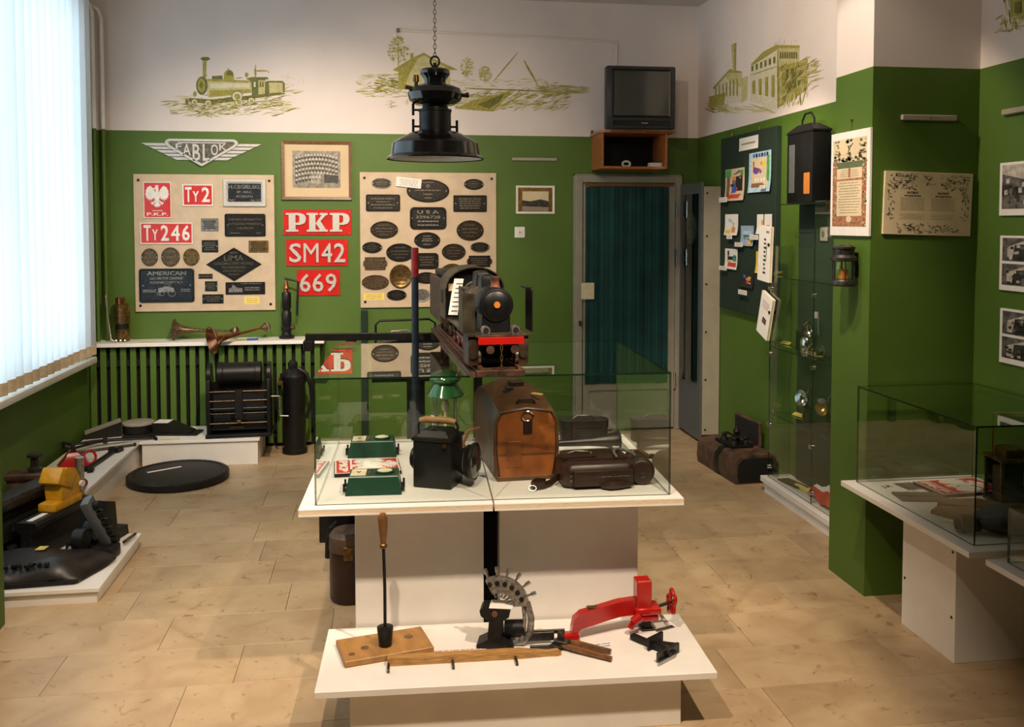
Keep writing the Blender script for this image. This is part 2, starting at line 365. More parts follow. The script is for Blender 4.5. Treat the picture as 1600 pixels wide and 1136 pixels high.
# window
wr = MB()
for a, b, c, d in ((WY0, WY1, WZ0, WZ0+.06), (WY0, WY1, WZ1-.06, WZ1)): wr.box(XL-.12, XL-.06, a, b, c, d)
for yy in (WY0, 4.14, 5.30, WY1-.06): wr.box(XL-.12, XL-.06, yy, yy+.06, WZ0, WZ1)
win = struct(wr.build('window_1', 'white_paint'))
for y0, y1 in ((WY0+.06, 4.14), (4.20, 5.30), (5.36, WY1-.06)): MB().box(XL-.094, XL-.088, y0, y1, WZ0+.06, WZ1-.06).build('pane', 'glass', win, smooth=0)
struct(MB().box(XL-.06, -1.955, 2.8, 6.62, .69, .732, .006).build('trim_2', 'white_paint'))
bl = thing('vertical_blind', 'white vertical slat blind glowing with daylight over the left window', 'blind', (-1.985, 2.75, 0))
bx('head_rail', 'white_paint', bl, -.025, .025, 0, 3.93, 3.27, 3.32)
rb = random.Random(5); yy = .06
while yy < 3.9:
    a = R(26)+rb.uniform(-.06, .06); cs, sn = math.cos(a), math.sin(a); top, bot = 3.27, .765
    def strip(z0, z1, w=.0635):
        m = MB(); n = 4; vs = []
        for z in (z0, z1):
            for i in range(n+1):
                u = -w+2*w*i/n; c = .010*(1-(u/w)**2); vs.append((u*sn+c*cs, u*cs-c*sn, z))
        return m.add(vs, [(i, i+1, n+2+i, n+1+i) for i in range(n)])
    s = strip(bot, top).build('slat', 'blind_fabric', bl, (0, yy, 0), smooth=60)
    strip(bot-.015, bot+.055, .064).build('hem', 'blind_hem', s, (.0018, 0, 0), smooth=60)
    yy += .117
# heating pipes in the left back corner
for i, (px_, name) in enumerate((((-2.035, 6.93), 'pipe'), ((-1.985, 6.97), 'pipe'))):
    x, y = px_
    pl = thing('heating_pipe', ['vertical heating pipe nearest the window blind, white above and green below', 'vertical heating pipe in the back corner beside the emblem wall'][i], 'pipe', (x, y, 0))
    MB().tube([(0, 0, .8), (0, 0, ZG)], .014, 10).build('green_length', 'green_wall', pl)
    MB().tube([(0, 0, ZG), (0, 0, 3.16-.03*i), (-.02, .0, 3.22-.03*i), (-.075, .0, 3.25-.03*i)], .014, 10).build('white_length', 'white_paint', pl)
def WB(px, py, d=0): return at(px, py, 'y', YB-d)
# cable duct on the white wall
cd = thing('cable_duct', 'thin white cable duct running along the upper wall to the television', 'cable duct', (0, YB-.002, 0))
a, b, c = WB(622, 48), WB(963, 66), WB(963, 200)
MB().tube([(a.x, -.008, a.z), ((a.x+b.x)/2, -.008, (a.z+b.z)/2+.005), (b.x, -.008, b.z)], .009, 6).build('duct', 'white_wall', cd)
MB().tube([(b.x, -.008, b.z), (c.x, -.008, c.z)], .006, 6).build('drop', 'white_wall', cd)
MB().box(a.x-.012, a.x+.012, -.03, 0, a.z-.014, a.z+.014, .003).build('clip', 'slate_grey', cd)
MB().prism([(a.x-.04, a.z-.05), (a.x-.01, a.z-.045), (a.x-.03, a.z-.02)], -.012, 0, 'y').build('white_wedge', 'white_paint', cd)  # small white wedge just below the start of the duct
# dark green post on the back wall behind the case
struct(MB().box(-.155, -.105, YB-.06, YB, 0, .99, .004).build('trim_3', 'dark_green_felt'))
# ------------------------------------------------------------------ radiator screen and shelf
rs = thing('radiator_screen', 'green slatted radiator screen under the long white shelf', 'radiator cover', (0, 6.84, 0))
x = -2.05; sl = None
while x < -.47:
    if sl is None: sl = MB().box(-.021, .021, 0, .02, .03, .765, .003).build('slat', 'green_wall', rs, (x, 0, 0))
    else: q = sl.copy(); COL.objects.link(q); q.location = (x, 0, 0)
    x += .0685
for z in (.12, .62): bx('rail', 'black_gap', rs, -2.07, -.46, .021, .045, z, z+.05)
bx('backing', 'black_gap', rs, -2.07, -.46, .05, .06, 0, .765)
sh = MB().mt('white_board').box(-2.06, -.42, 6.79, YB-.002, .770, .797, .003).build('wall_shelf')
tag(sh, 'long white shelf above the slatted radiator screen, carrying brass horns', 'shelf')
# ------------------------------------------------------------------ door
p0, p1 = WB(898, 271), WB(1063, 276)
dz = 2.03; dx0, dx1 = p0.x, p1.x
df = MB(); 
for a in ((dx0, dx0+.055, 0, dz), (dx1-.055, dx1, 0, dz), (dx0+.055, dx1-.055, dz-.055, dz)): df.box(a[0], a[1], YB-.05, YB, a[2], a[3], .004)
df.box(dx0-.012, dx0, YB-.02, YB, 0, dz+.012).box(dx1, dx1+.012, YB-.02, YB, 0, dz+.012).box(dx0-.012, dx1+.012, YB-.02, YB, dz, dz+.012)
door = struct(df.build('door_1', 'cream_metal'))
lx0, lx1 = dx0+.06, dx1-.06
lf = MB().box(lx0, lx0+.045, YB-.055, YB-.012, .02, dz-.06).box(lx1-.05, lx1, YB-.055, YB-.012, .02, dz-.06).box(lx0+.045, lx1-.05, YB-.055, YB-.012, .02, .13).box(lx0+.045, lx1-.05, YB-.055, YB-.012, .33, .40)
lf.box(lx0+.045, lx1-.05, YB-.04, YB-.012, .13, .33).build('door_leaf', 'cream_metal', door)
bx('head_strip', 'wood_frame', door, lx0+.01, lx1-.01, YB-.058, YB-.012, dz-.085, dz-.06)
n = 90; cv = []
for z in (.385, dz-.09):
    for i in range(n+1):
        u = i/n; cv.append((lx0+.012+(lx1-lx0-.07)*u, YB-.066-.004*math.sin(u*23)-.003*math.sin(u*57+1)-.002*math.sin(u*90+u*u*30), z))
cur = MB().add(cv, [(i, i+1, n+2+i, n+1+i) for i in range(n)]).build('curtain', 'teal_curtain', door, smooth=80); cur['label'] = 'dark teal curtain behind the door glass'
a = WB(905, 441); 
bx('lock_plate', 'ivory', door, a.x, a.x+.10, YB-.10, YB-.06, a.z-.13, a.z, .004)
bx('handle', 'black_iron', door, a.x-.015, a.x+.0, YB-.10, YB-.05, a.z-.34, a.z-.30, .004)
for z in (.33, 1.32, 1.70): MB().cyl((dx1-.055, YB-.062, z), (dx1-.055, YB-.062, z+.13), .011, n=10).build('hinge', 'chrome', door)
# ------------------------------------------------------------------ wall boards with plates
def board(px0, py0, px1, py1, label):
    a, b = WB(px0, py0), WB(px1, py1); cx, cz, hw, hh = (a.x+b.x)/2, (a.z+b.z)/2, (b.x-a.x)/2, (a.z-b.z)/2
    t = thing('display_board', label, 'display board', (cx, YB-.001, cz), group='plate boards')
    bx('panel', 'board_beige', t, -hw, hw, -.02, 0, -hh, hh, .002)
    for sx in (-1, 1):
        for sz in (-1, 1): MB().cyl((sx*(hw-.035), -.019, sz*(hh-.045)), (sx*(hw-.035), -.026, sz*(hh-.045)), .011, .008, 12).build('screw', 'black_iron', t)
board(209, 272, 431, 484, 'beige board of locomotive plates with the red eagle sign')
board(562, 269, 775, 478, 'beige board of oval maker plates behind the model locomotive')
YBD = .0215
def plate(name, shape, cx, cy, w, h, label, m='cast_dark', rel='relief_worn', words=(), rim=.006, t=.010, r=.012, d=YBD, holes=2, cat='plate', group=None, screw='steel', fuzz=0, fm=None, seed=1, th=.0035, each=False):
    """a cast plate on the back wall: pixel centre and size, rim, field and lettering"""
    c = WB(cx, cy, d); a = WB(cx-w/2, cy, d); b = WB(cx, cy-h/2, d); hw, hh = c.x-a.x, b.z-c.z
    if shape == 'oval': P = ell(hw, hh, 32)
    elif shape == 'diamond': P = [(hw, 0), (0, hh), (-hw, 0), (0, -hh)]
    elif shape == 'eared':
        e = hw*.16; q = hw-e; P = [(q, hh), (-q, hh), (-q, hh*.45), (-hw+e*.4, hh*.42), (-hw, 0), (-hw+e*.4, -hh*.42), (-q, -hh*.45), (-q, -hh), (q, -hh), (q, -hh*.45), (hw-e*.4, -hh*.42), (hw, 0), (hw-e*.4, hh*.42), (q, hh*.45)]
    else: P = rrect(hw, hh, min(r, hh*.6, hw*.6))
    f = max(.2, 1-rim/hw), max(.2, 1-rim/hh); g = max(.15, 1-1.6*rim/hw), max(.15, 1-1.6*rim/hh)
    mb = MB(); L = lambda s, y: [(p[0]*s[0], y, p[1]*s[1]) for p in P]
    mb.rings([L((1, 1), 0), L((1, 1), -t*.8), L((.985, .975), -t), L(f, -t)], c1=False)
    mb.rings([L(f, -t), L(g, -t*.6)], c0=False, c1=(fm is None))
    o = mb.build(name, m, None, (c.x, YB-d, c.z)); tag(o, label, cat, group)
    fy = -t*.6
    if fm: MB().rings([L(g, -.002), L(g, fy)]).build('field', fm, o)
    fine = MB()
    for (s_, x_, z_, w_, h_) in words:
        if s_.startswith('~'): lines(fine, x_*hw, z_*hh, w_*hw, h_*hh, int(s_[1:]), fy-.0015, seed, .55)
        else: text(MB(), s_, x_*hw, z_*hh, w_*hw, h_*hh, fy, th).build('letter' if each else 'lettering', rel, o, smooth=0)
    if fine.v: fine.build('fine_print', rel, o, smooth=0)['kind'] = 'stuff'
    if holes:
        for sx in (-1, 1):
            MB().cyl((sx*hw*(.86 if shape != 'eared' else .9), fy, 0), (sx*hw*(.86 if shape != 'eared' else .9), fy-.005, 0), .0045, n=8).build('rivet', screw, o)
    return o
def Z1(x, y): return 200+x/3.917, 200+y/3.917
def Z2(x, y): return 430+x/3.917, 200+y/3.917
def pl1(name, shape, x0, y0, x1, y1, label, **k):
    c = Z1((x0+x1)/2, (y0+y1)/2); return plate(name, shape, c[0], c[1], (x1-x0)/3.917, (y1-y0)/3.917, label, **k)
def pl2(name, shape, x0, y0, x1, y1, label, **k):
    c = Z2((x0+x1)/2, (y0+y1)/2); return plate(name, shape, c[0], c[1], (x1-x0)/3.917, (y1-y0)/3.917, label, **k)
WR = dict(m='white_enamel', fm='red_enamel', rel='white_enamel', holes=0)
o = pl1('eagle_plate', 'rect', 94, 330, 267, 553, 'red upright enamel sign with white eagle above the letters P.K.P.', r=.006, rim=.005, words=[('P.K.P.', 0, -.77, 1.5, .17)], th=.004, **WR)
eagle(MB().tr((0, 0, .028)), .083, -.006, .005).build('eagle', 'white_enamel', o)
MB().box(-.036, .036, -.010, -.004, -.0795, -.0755).build('divider', 'white_enamel', o)
pl1('number_plate', 'rect', 333, 344, 523, 479, 'small red number plate reading Ty2', r=.004, rim=.007, words=[('T', -.60, .06, .42, 1.36), ('Y', -.13, -.12, .40, .96), ('2', .52, .06, .52, 1.36)], each=True, **WR)
pl1('number_plate', 'rect', 74, 579, 399, 711, 'wide red number plate reading Ty246', r=.004, rim=.006, words=[('T', -.72, .04, .27, 1.46), ('Y', -.43, -.13, .22, 1.0), ('2', -.06, .04, .30, 1.46), ('4', .34, .04, .33, 1.46), ('6', .74, .04, .30, 1.46)], each=True, **WR)
pl1('maker_plate', 'rect', 584, 312, 846, 481, 'black plate in a silver frame reading H.CEGIELSKI', m='cast_alloy', fm='cast_slate', rel='relief_grey', rim=.022, r=.006, t=.02, holes=0,
    words=[('H.CEGIELSKI.', 0, .42, 1.5, .26), ('SP. AKC.', 0, .05, .75, .17), ('POZNAN', 0, -.27, .75, .18), ('1947', -.62, -.55, .38, .16), ('Nr.1122', .55, -.55, .5, .16)])
pl1('maker_plate', 'rect', 593, 525, 843, 664, 'black rectangular plate below the silver framed one, three lines of lettering', m='cast_dark', rel='relief_worn', rim=.006, r=.012,
    words=[('FABRYKA LOKOMOTYW', 0, .5, 1.6, .2), ('im.F.DZIERZYNSKIEGO', 0, .12, 1.62, .2), ('CHRZANOW', 0, -.26, .84, .2), ('~1', -.5, -.7, .5, .2), ('~1', .65, -.7, .25, .2)])
pl1('small_plate', 'rect', 448, 553, 553, 631, 'small silver plate right of the Ty246 sign', m='relief_grey', rel='cast_dark', rim=.003, r=.003, t=.006, words=[('~5', 0, 0, 1.5, 1.4)])
pl1('small_plate', 'rect', 453, 686, 552, 761, 'small dark square plate above the left tip of the diamond plate', m='cast_dark', rim=.003, r=.003, t=.006, words=[('~4', 0, 0, 1.5, 1.4)])
pl1('small_plate', 'rect', 739, 689, 860, 762, 'small brass plate above the right tip of the diamond plate', m='brass', rel='cast_bronze', rim=.003, r=.002, t=.005, words=[('~5', 0, 0, 1.6, 1.5)])
for i, (x, y, r1, r2, mm, lb) in enumerate(((133, 791, 51, 54, 'bronze_light', 'left olive bronze disc of three under the Ty246 sign'), (261, 789, 57, 59, 'bronze_light', 'middle and largest bronze disc of three under the Ty246 sign'), (388, 790, 50, 53, 'copper', 'reddish copper disc of three under the Ty246 sign'))):
    q = pl1('round_plate', 'oval', x-r1, y-r2, x+r1, y+r2, lb, m='bronze_light' if i < 2 else 'brass_old', rim=.006, t=.008, words=[('~1', 0, .55, .8, .2), ('~1', 0, 0, 1.2, .22), ('~1', 0, -.55, .8, .2)], group='bronze discs')
pl1('maker_plate', 'diamond', 480, 732, 819, 936, 'black diamond shaped plate reading LIMA LOCOMOTIVE WORKS', rim=.009, holes=0, t=.012,
    words=[('8689', 0, .70, .28, .14), ('LIMA', 0, .38, .72, .34), ('LOCOMOTIVE WORKS', 0, .05, 1.42, .17), ('INCORPORATED', 0, -.19, .86, .14), ('LIMA,OHIO,U.S.A.', 0, -.40, .78, .12), ('~1', 0, -.60, .42, .10)], rel='relief_worn')
o = pl1('maker_plate', 'rect', 70, 860, 408, 1066, 'large slate black plate reading AMERICAN with a locomotive in relief', m='cast_slate', rel='relief_grey', rim=.008, r=.018, t=.014,
    words=[('AMERICAN', 0, .72, 1.42, .24), ('LOCOMOTIVE COMPANY', 0, .42, 1.22, .16), ('SCHENECTADY N.Y.', 0, .18, 1.22, .14), ('~2', -.62, -.32, .5, .2), ('~2', .68, -.3, .36, .2)], th=.002)
lr = MB(); lr.prism([(-.06, -.05), (.05, -.05), (.05, -.02), (.01, -.005), (-.06, -.02)], -.009, -.012, 'y')
for cx, cz, r_ in ((.035, -.055, .027), (-.035, -.062, .014), (-.06, -.062, .010)): lr.tr((cx, -.009, cz)).tube([(r_*math.cos(i*PI/7), 0, r_*math.sin(i*PI/7)) for i in range(14)], .0025, 5, True)
lr.tr(); lr.tube([(-.02, -.010, -.01), (0, -.010, .012), (.03, -.010, 0)], .0025, 5).build('relief_engine', 'relief_grey', o)
pl1('small_plate', 'rect', 432, 893, 518, 922, 'narrow black strip plate right of the AMERICAN plate', m='cast_dark', rim=.002, r=.001, t=.005, words=[('~1', 0, 0, 1.4, .8)])
pl1('small_plate', 'rect', 472, 938, 547, 999, 'tiny square black plate between the strip plate and the lower nameplate', m='cast_dark', rim=.002, r=.001, t=.005, words=[('~4', 0, 0, 1.4, 1.4)])
pl1('small_plate', 'rect', 456, 1018, 585, 1074, 'lowest black nameplate near the bottom edge of the eagle board', m='cast_dark', rim=.003, r=.002, t=.006, words=[('~3', 0, 0, 1.5, 1.3)])
o = pl1('relief_plate', 'rect', 598, 943, 840, 1018, 'black plate with a raised steam engine above the yellow note', m='cast_dark', rim=.004, r=.002, t=.008, rel='relief_grey', words=[('~1', .3, .75, 1.1, .2), ('~2', .35, -.1, .8, .7)], holes=0)
MB().prism([(-.12, -.03), (-.02, -.03), (-.02, .0), (-.06, .005), (-.09, .03), (-.10, .005), (-.12, .0)], -.004, -.009, 'y').build('relief_engine', 'relief_grey', o)
def note(px0, py0, px1, py1, label, d=YBD, m='yellow_label', n=3, rot=0, name='label_card', cat='label'):
    c = WB((px0+px1)/2, (py0+py1)/2, d); a = WB(px0, py0, d); hw, hh = c.x-a.x, a.z-c.z
    mb = MB().mt(m).box(-hw, hw, -.001, 0, -hh, hh); lines(mb.mt('ink_soft'), 0, 0, hw*1.6, hh*1.5, n, -.0016, int(px0), .3)
    o = mb.build(name, None, None, (c.x, YB-d-.0002, c.z), smooth=0, rot=(0, rot, 0)); return tag(o, label, cat)
note(*Z1(713, 1033), *Z1(806, 1076), 'yellow note in the bottom right corner of the eagle board')
def OV(x, y, a, b, label, **k):
    k.setdefault('words', [('~1', 0, .55, .8, .16), ('~1', 0, .15, 1.3, .2), ('~1', 0, -.2, 1.2, .16), ('~1', 0, -.55, .7, .16)]); k.setdefault('rim', .006)
    return pl2('oval_plate', 'oval', x-a, y-b, x+a, y+b, label, seed=int(x), **k)
OV(651, 338, 62, 33, 'small silver rimmed oval plate in the top left of the oval plate board', m='relief_grey', fm='cast_dark', rim=.005)
OV(935, 385, 131, 70, 'largest dark oval plate, partly covered by a paper note', rel='relief_worn', words=[('o', 0, .42, .18, .3), ('~1', 0, .05, 1.5, .16), ('~1', 0, -.3, .55, .18), ('~1', 0, -.62, .4, .2), ('~1', 0, .75, .7, .12)])
OV(1215, 345, 60, 33, 'small plain oval plate in the top right of the oval plate board')
pl2('maker_plate', 'rect', 555, 407, 765, 510, 'black rectangular plate with rounded corners below the small silver oval', rim=.006, r=.014, words=[('~1', 0, .5, 1.5, .2), ('~1', 0, .12, .8, .2), ('~1', 0, -.22, 1.5, .22), ('~1', 0, -.6, 1.2, .2)], seed=3)
pl2('maker_plate', 'rect', 1090, 412, 1295, 513, 'dark rectangular plate below the plain oval at the right', rim=.006, r=.008, words=[('~5', 0, 0, 1.5, 1.4)], seed=9)
pl2('maker_plate', 'rect', 824, 484, 1048, 620, 'black plate with rounded corners reading U.S.A.', rim=.010, r=.035, t=.014, rel='relief_grey', words=[('U S A', 0, .55, 1.2, .30), ('3296728', 0, .10, 1.35, .28), ('~1', 0, -.28, 1.2, .22), ('~1', 0, -.62, 1.2, .2)])
OV(667, 623, 85, 53, 'brown bronze oval plate at the left below the rectangular plate', m='cast_bronze')
OV(1193, 627, 83, 62, 'tall brownish oval plate at the right of the U.S.A. plate', m='cast_bronze')
OV(930, 687, 80, 50, 'black oval plate with raised rim directly below the U.S.A. plate', rel='relief_grey', words=[('~1', 0, .5, .8, .2), ('~2', 0, .05, .9, .5), ('~1', 0, -.5, .8, .2)])
OV(593, 731, 61, 34, 'small black oval plate at the left edge of the board, halfway down')
OV(765, 762, 86, 56, 'large black oval plate with a double rim left of the red pole top', rim=.009)
OV(1092, 758, 73, 50, 'brown oval plate above the locomotive cab roof', m='cast_bronze')
OV(1253, 729, 59, 32, 'small silver edged oval plate at the right edge of the board', m='relief_grey', fm='cast_dark', rim=.004)
pl2('eared_plate', 'eared', 537, 791, 687, 868, 'brass plate with screw ears at the left of the board', m='bronze_light', rim=.003, words=[('~3', 0, 0, 1.3, 1.3)])
pl2('maker_plate', 'rect', 857, 765, 1000, 863, 'black square plate with rounded corners beside the pole', rim=.006, r=.028, words=[('~4', 0, 0, 1.3, 1.3)])
pl2('eared_plate', 'eared', 1172, 781, 1328, 850, 'black plate with screw ears at the right of the board', rim=.003, words=[('~4', 0, 0, 1.4, 1.4)])
pl2('round_plate', 'oval', 699, 835, 837, 982, 'round copper coloured plate with raised ring of letters', m='brass_old', rim=.010, words=[('~1', 0, .62, .8, .2), ('~1', 0, .25, 1.2, .2), ('~1', 0, -.3, 1.2, .2), ('~1', 0, -.62, .8, .2)], rel='bronze_light')
OV(925, 917, 70, 35, 'low black oval plate half behind the pole')
OV(613, 944, 83, 45, 'olive bronze oval plate above the yellow note', m='bronze_light')
OV(1085, 890, 76, 60, 'brass oval plate half hidden by the locomotive cab', m='brass_old')
OV(743, 1022, 60, 32, 'lowest small black oval plate of the board')
OV(900, 1022, 50, 40, 'silver badge plate low behind the pole', m='cast_alloy', fm='relief_grey', rim=.004)
note(*Z2(540, 1012), *Z2(668, 1052), 'yellow note in the bottom left corner of the oval plate board')
note(*Z2(740, 305), *Z2(895, 364), 'white tilted paper note over the largest oval plate', m='paper', n=6, rot=R(6), d=YBD+.014)
# FABLOK winged emblem
c = WB(316, 238); s = (WB(410, 226).x-WB(222, 226).x)/740.
def E1(x, y): return ((x-455)*s, (150-y)*s)
fb = thing('winged_emblem', 'silver winged triangle emblem reading FABLOK above the eagle board', 'emblem', (c.x, YB, c.z))
for sg in (-1, 1):
    for i in range(5):
        xo = 370-45*i; y0 = 95+i*22
        P = [E1(455+sg*q[0], q[1]) for q in ((xo, y0), (xo-34, y0+17), (60, y0+17), (60, y0))]
        MB().prism(P, -.004, -.014-.002*(i % 2), 'y').build('feather', 'cast_alloy', fb)
T0 = [(232, 92), (240, 76), (258, 68), (655, 68), (674, 76), (681, 95), (660, 118), (468, 234), (455, 239), (442, 234), (250, 118)]
T1 = [(250, 92), (258, 84), (268, 82), (645, 82), (656, 85), (663, 95), (650, 108), (464, 220), (455, 223), (446, 220), (262, 108)]
mb = MB(); A = [E1(*p) for p in T0]; B = [E1(*p) for p in T1]
mb.rings([[(p[0], 0, p[1]) for p in A], [(p[0], -.030, p[1]) for p in A], [(p[0], -.030, p[1]) for p in B], [(p[0], -.022, p[1]) for p in B]]).mt('cast_alloy')
mb.build('frame', 'cast_alloy', fb)
MB().prism([E1(455+(p[0]-455)*.99, 150+(p[1]-150)*.98) for p in T1], -.02, -.0225, 'y').build('field', 'relief_worn', fb)
lt = MB()
for ch, x0, x1, y0, y1 in (('F', 296, 336, 97, 138), ('A', 338, 392, 99, 172), ('B', 398, 450, 99, 206), ('L', 460, 508, 99, 206), ('O', 510, 560, 99, 172), ('K', 562, 614, 97, 138)):
    a = E1((x0+x1)/2, (y0+y1)/2); text(lt, ch, a[0], a[1], (x1-x0)*s*.9, (y1-y0)*s, -.022, .008, .014)
lt.box(*[E1(310, 0)[0], E1(605, 0)[0]], -.030, -.022, E1(0, 95)[1], E1(0, 88)[1]); lt.build('lettering', 'cast_alloy', fb, smooth=0)
# PKP / SM42 / 669 signs
def slab(ch):
    if ch == 'P': return [[(0, 0), (.62, 0), (.62, .11), (.48, .11), (.48, .89), (.62, 1), (0, 1), (0, .89), (.14, .89), (.14, .11), (0, .11)],
                          [(.40, .36), (.70, .36), (.92, .44), (1.0, .60), (1.0, .76), (.92, .92), (.70, 1), (.40, 1), (.40, .88), (.62, .88), (.68, .80), (.68, .56), (.62, .48), (.40, .48)]]
    return [[(0, 0), (.54, 0), (.54, .11), (.42, .11), (.42, .89), (.54, .89), (.54, 1), (0, 1), (0, .89), (.12, .89), (.12, .11), (0, .11)],
            [(.40, .40), (.72, .89), (.62, .89), (.62, 1), (1, 1), (1, .89), (.92, .89), (.66, .56), (.92, .11), (1, .11), (1, 0), (.56, 0), (.56, .11), (.64, .11), (.46, .40)]]
def sign(x0, y0, x1, y1, label, letters):
    c = Z2((x0+x1)/2, (y0+y1)/2); o = plate('railway_sign', 'rect', c[0], c[1], (x1-x0)/3.917, (y1-y0)/3.917, label, m='red_enamel', rim=.002, r=.004, t=.008, d=.002, holes=0, cat='sign', group='red railway signs')
    ww, hh = (x1-x0), (y1-y0); k = (WB(440, 400).x-WB(439, 400).x)/3.917
    for ch, a, b in letters:
        lt = MB(); cx = ((a+b)/2-(x0+x1)/2)*k; w = (b-a)*k
        if ch in 'PK' and len(letters) == 3 and letters[0][0] == 'P':
            for j, poly in enumerate(slab(ch)): lt.prism([(cx-w/2+p[0]*w, (p[1]-.5)*hh*k*.76*(1-.004*j)) for p in poly], -.008+.0005*j, -.018-.0006*j, 'y')
        else: text(lt, ch, cx, 0, w, hh*k*.74, -.006, .012, 0 if ch == 'M' else .012)
        lt.build('raised_letter', 'cast_alloy', o, smooth=0)
    for sx in (-1, 1):
        for sz in (-1, 1): MB().cyl((sx*(ww*k/2-.012), -.007, sz*(hh*k/2-.012)), (sx*(ww*k/2-.012), -.010, sz*(hh*k/2-.012)), .004, n=8).build('screw', 'steel', o)
sign(50, 500, 468, 655, 'red sign with raised silver slab letters PKP', [('P', 66, 188), ('K', 193, 322), ('P', 336, 458)])
sign(68, 682, 448, 845, 'red sign with raised silver letters SM42', [('S', 86, 160), ('M', 174, 266), ('4', 285, 350), ('2', 362, 432)])
sign(133, 868, 397, 1025, 'short red sign with raised silver digits 669', [('6', 150, 217), ('6', 229, 297), ('9', 310, 378)])
# framed group photograph
def framed(name, x0, y0, x1, y1, label, fw, fm, mm, inner, pm, mapf, d=.004, t=.025, fill=None):
    a, b = WB(*mapf(x0, y0)), WB(*mapf(x1, y1)); cx, cz, hw, hh = (a.x+b.x)/2, (a.z+b.z)/2, (b.x-a.x)/2, (a.z-b.z)/2
    t_ = thing(name, label, 'picture', (cx, YB-.001, cz))
    fr = MB(); L = lambda w, h, y: [(w, y, h), (-w, y, h), (-w, y, -h), (w, y, -h)]
    fr.rings([L(hw, hh, 0), L(hw, hh, -t), L(hw-fw, hh-fw, -t*.8), L(hw-fw, hh-fw, -t*.4), L(hw-fw, hh-fw, 0)], close=True).build('frame', fm, t_, smooth=0)
    bx('mount', mm, t_, -hw+fw, hw-fw, -t*.4, -.001, -hh+fw, hh-fw)
    i0, i1 = WB(*mapf(inner[0], inner[1])), WB(*mapf(inner[2], inner[3])); q = [i0.x-cx, i1.x-cx, i1.z-cz, i0.z-cz]
    mb = MB().mt(pm).flat([(q[0], q[2]), (q[1], q[2]), (q[1], q[3]), (q[0], q[3])], -t*.4-.0006)
    if fill: fill(mb, q, -t*.4-.0012)
    mb.build('print', None, t_, smooth=0); return t_
def faces(mb, q, y):
    rr = random.Random(2); w, h = q[1]-q[0], q[3]-q[2]
    for r_ in range(6):
        n = 14-r_ % 2
        for i in range(n):
            u = (i+.5)/n; x = q[0]+w*(.05+.9*u); z = q[3]-h*(.10+.12*r_)-h*.10*((u-.5)*2)**2
            mb.mt('photo_dark').flat([(x+p[0], z-h*.06+p[1]) for p in ell(w*.030, h*.045, 8)], y)
            mb.mt('photo_light').flat([(x+p[0], z+p[1]) for p in ell(w*.018, h*.038, 8)], y-.0004)
    for i in range(9): x = q[0]+w*(.40+.03*i); mb.mt('photo_light').flat([(x, q[2]+h*.12), (x+w*.012, q[2]+h*.12), (x+w*.012, q[2]+h*.4), (x, q[2]+h*.4)], y-.0008)
    mb.mt('photo_dark').flat([(q[0]+w*.58, q[2]+h*.14), (q[1]-w*.04, q[2]+h*.14), (q[1]-w*.04, q[2]+h*.34), (q[0]+w*.58, q[2]+h*.38)], y-.0006)
framed('framed_photograph', 38, 80, 470, 440, 'brown framed group photograph in a wide cream mount above the PKP sign', .022, 'wood_frame', 'mat_board', (105, 140, 400, 368), 'photo_grey', Z2, fill=faces)
def scene_print(mb, q, y):
    w, h = q[1]-q[0], q[3]-q[2]
    mb.mt('photo_dark').flat([(q[0], q[2]+h*.25), (q[1], q[2]+h*.2), (q[1], q[2]+h*.5), (q[0]+w*.7, q[2]+h*.6), (q[0]+w*.3, q[2]+h*.5), (q[0], q[2]+h*.55)], y)
    mb.mt('ink_soft').flat([(q[0], q[2]), (q[1], q[2]), (q[1], q[2]+h*.2), (q[0], q[2]+h*.25)], y)
framed('small_picture', 806, 290, 866, 334, 'small old view in a gold mount and white border beside the door', .016, 'paper', 'brass', (816, 299, 857, 330), 'paper_cream', lambda x, y: (x, y), t=.012, fill=scene_print)
def hanger(mapat, px0, py0, px1, py1, label, rz, off):
    a, b = mapat(px0, py0), mapat(px1, py1); L = (b-a).length; c = (a+b)/2
    o = MB().box(-L/2, L/2, -.018, 0, -.012, .012, .003).build('hanging_rail', 'grey_metal', None, c, rz); MB().cyl((0, -.018, 0), (0, -.021, 0), .005, n=8).build('screw', 'steel', o)
    return tag(o, label, 'rail')
hanger(WB, 800, 249, 870, 249, 'short grey hanging rail on the green wall above the small picture', 0, 0)
c = WB(812, 363)
sw = MB().box(-.041, .041, -.012, 0, -.043, .043, .004).build('light_switch', 'white_paint', None, (c.x, YB, c.z)); tag(sw, 'white square switch below the small picture beside the door', 'switch')
bx('rocker', 'white_enamel', sw, -.020, .020, -.017, -.011, -.022, .022, .003); bx('mark', 'ink_soft', sw, -.006, .006, -.0175, -.0165, -.006, .006)
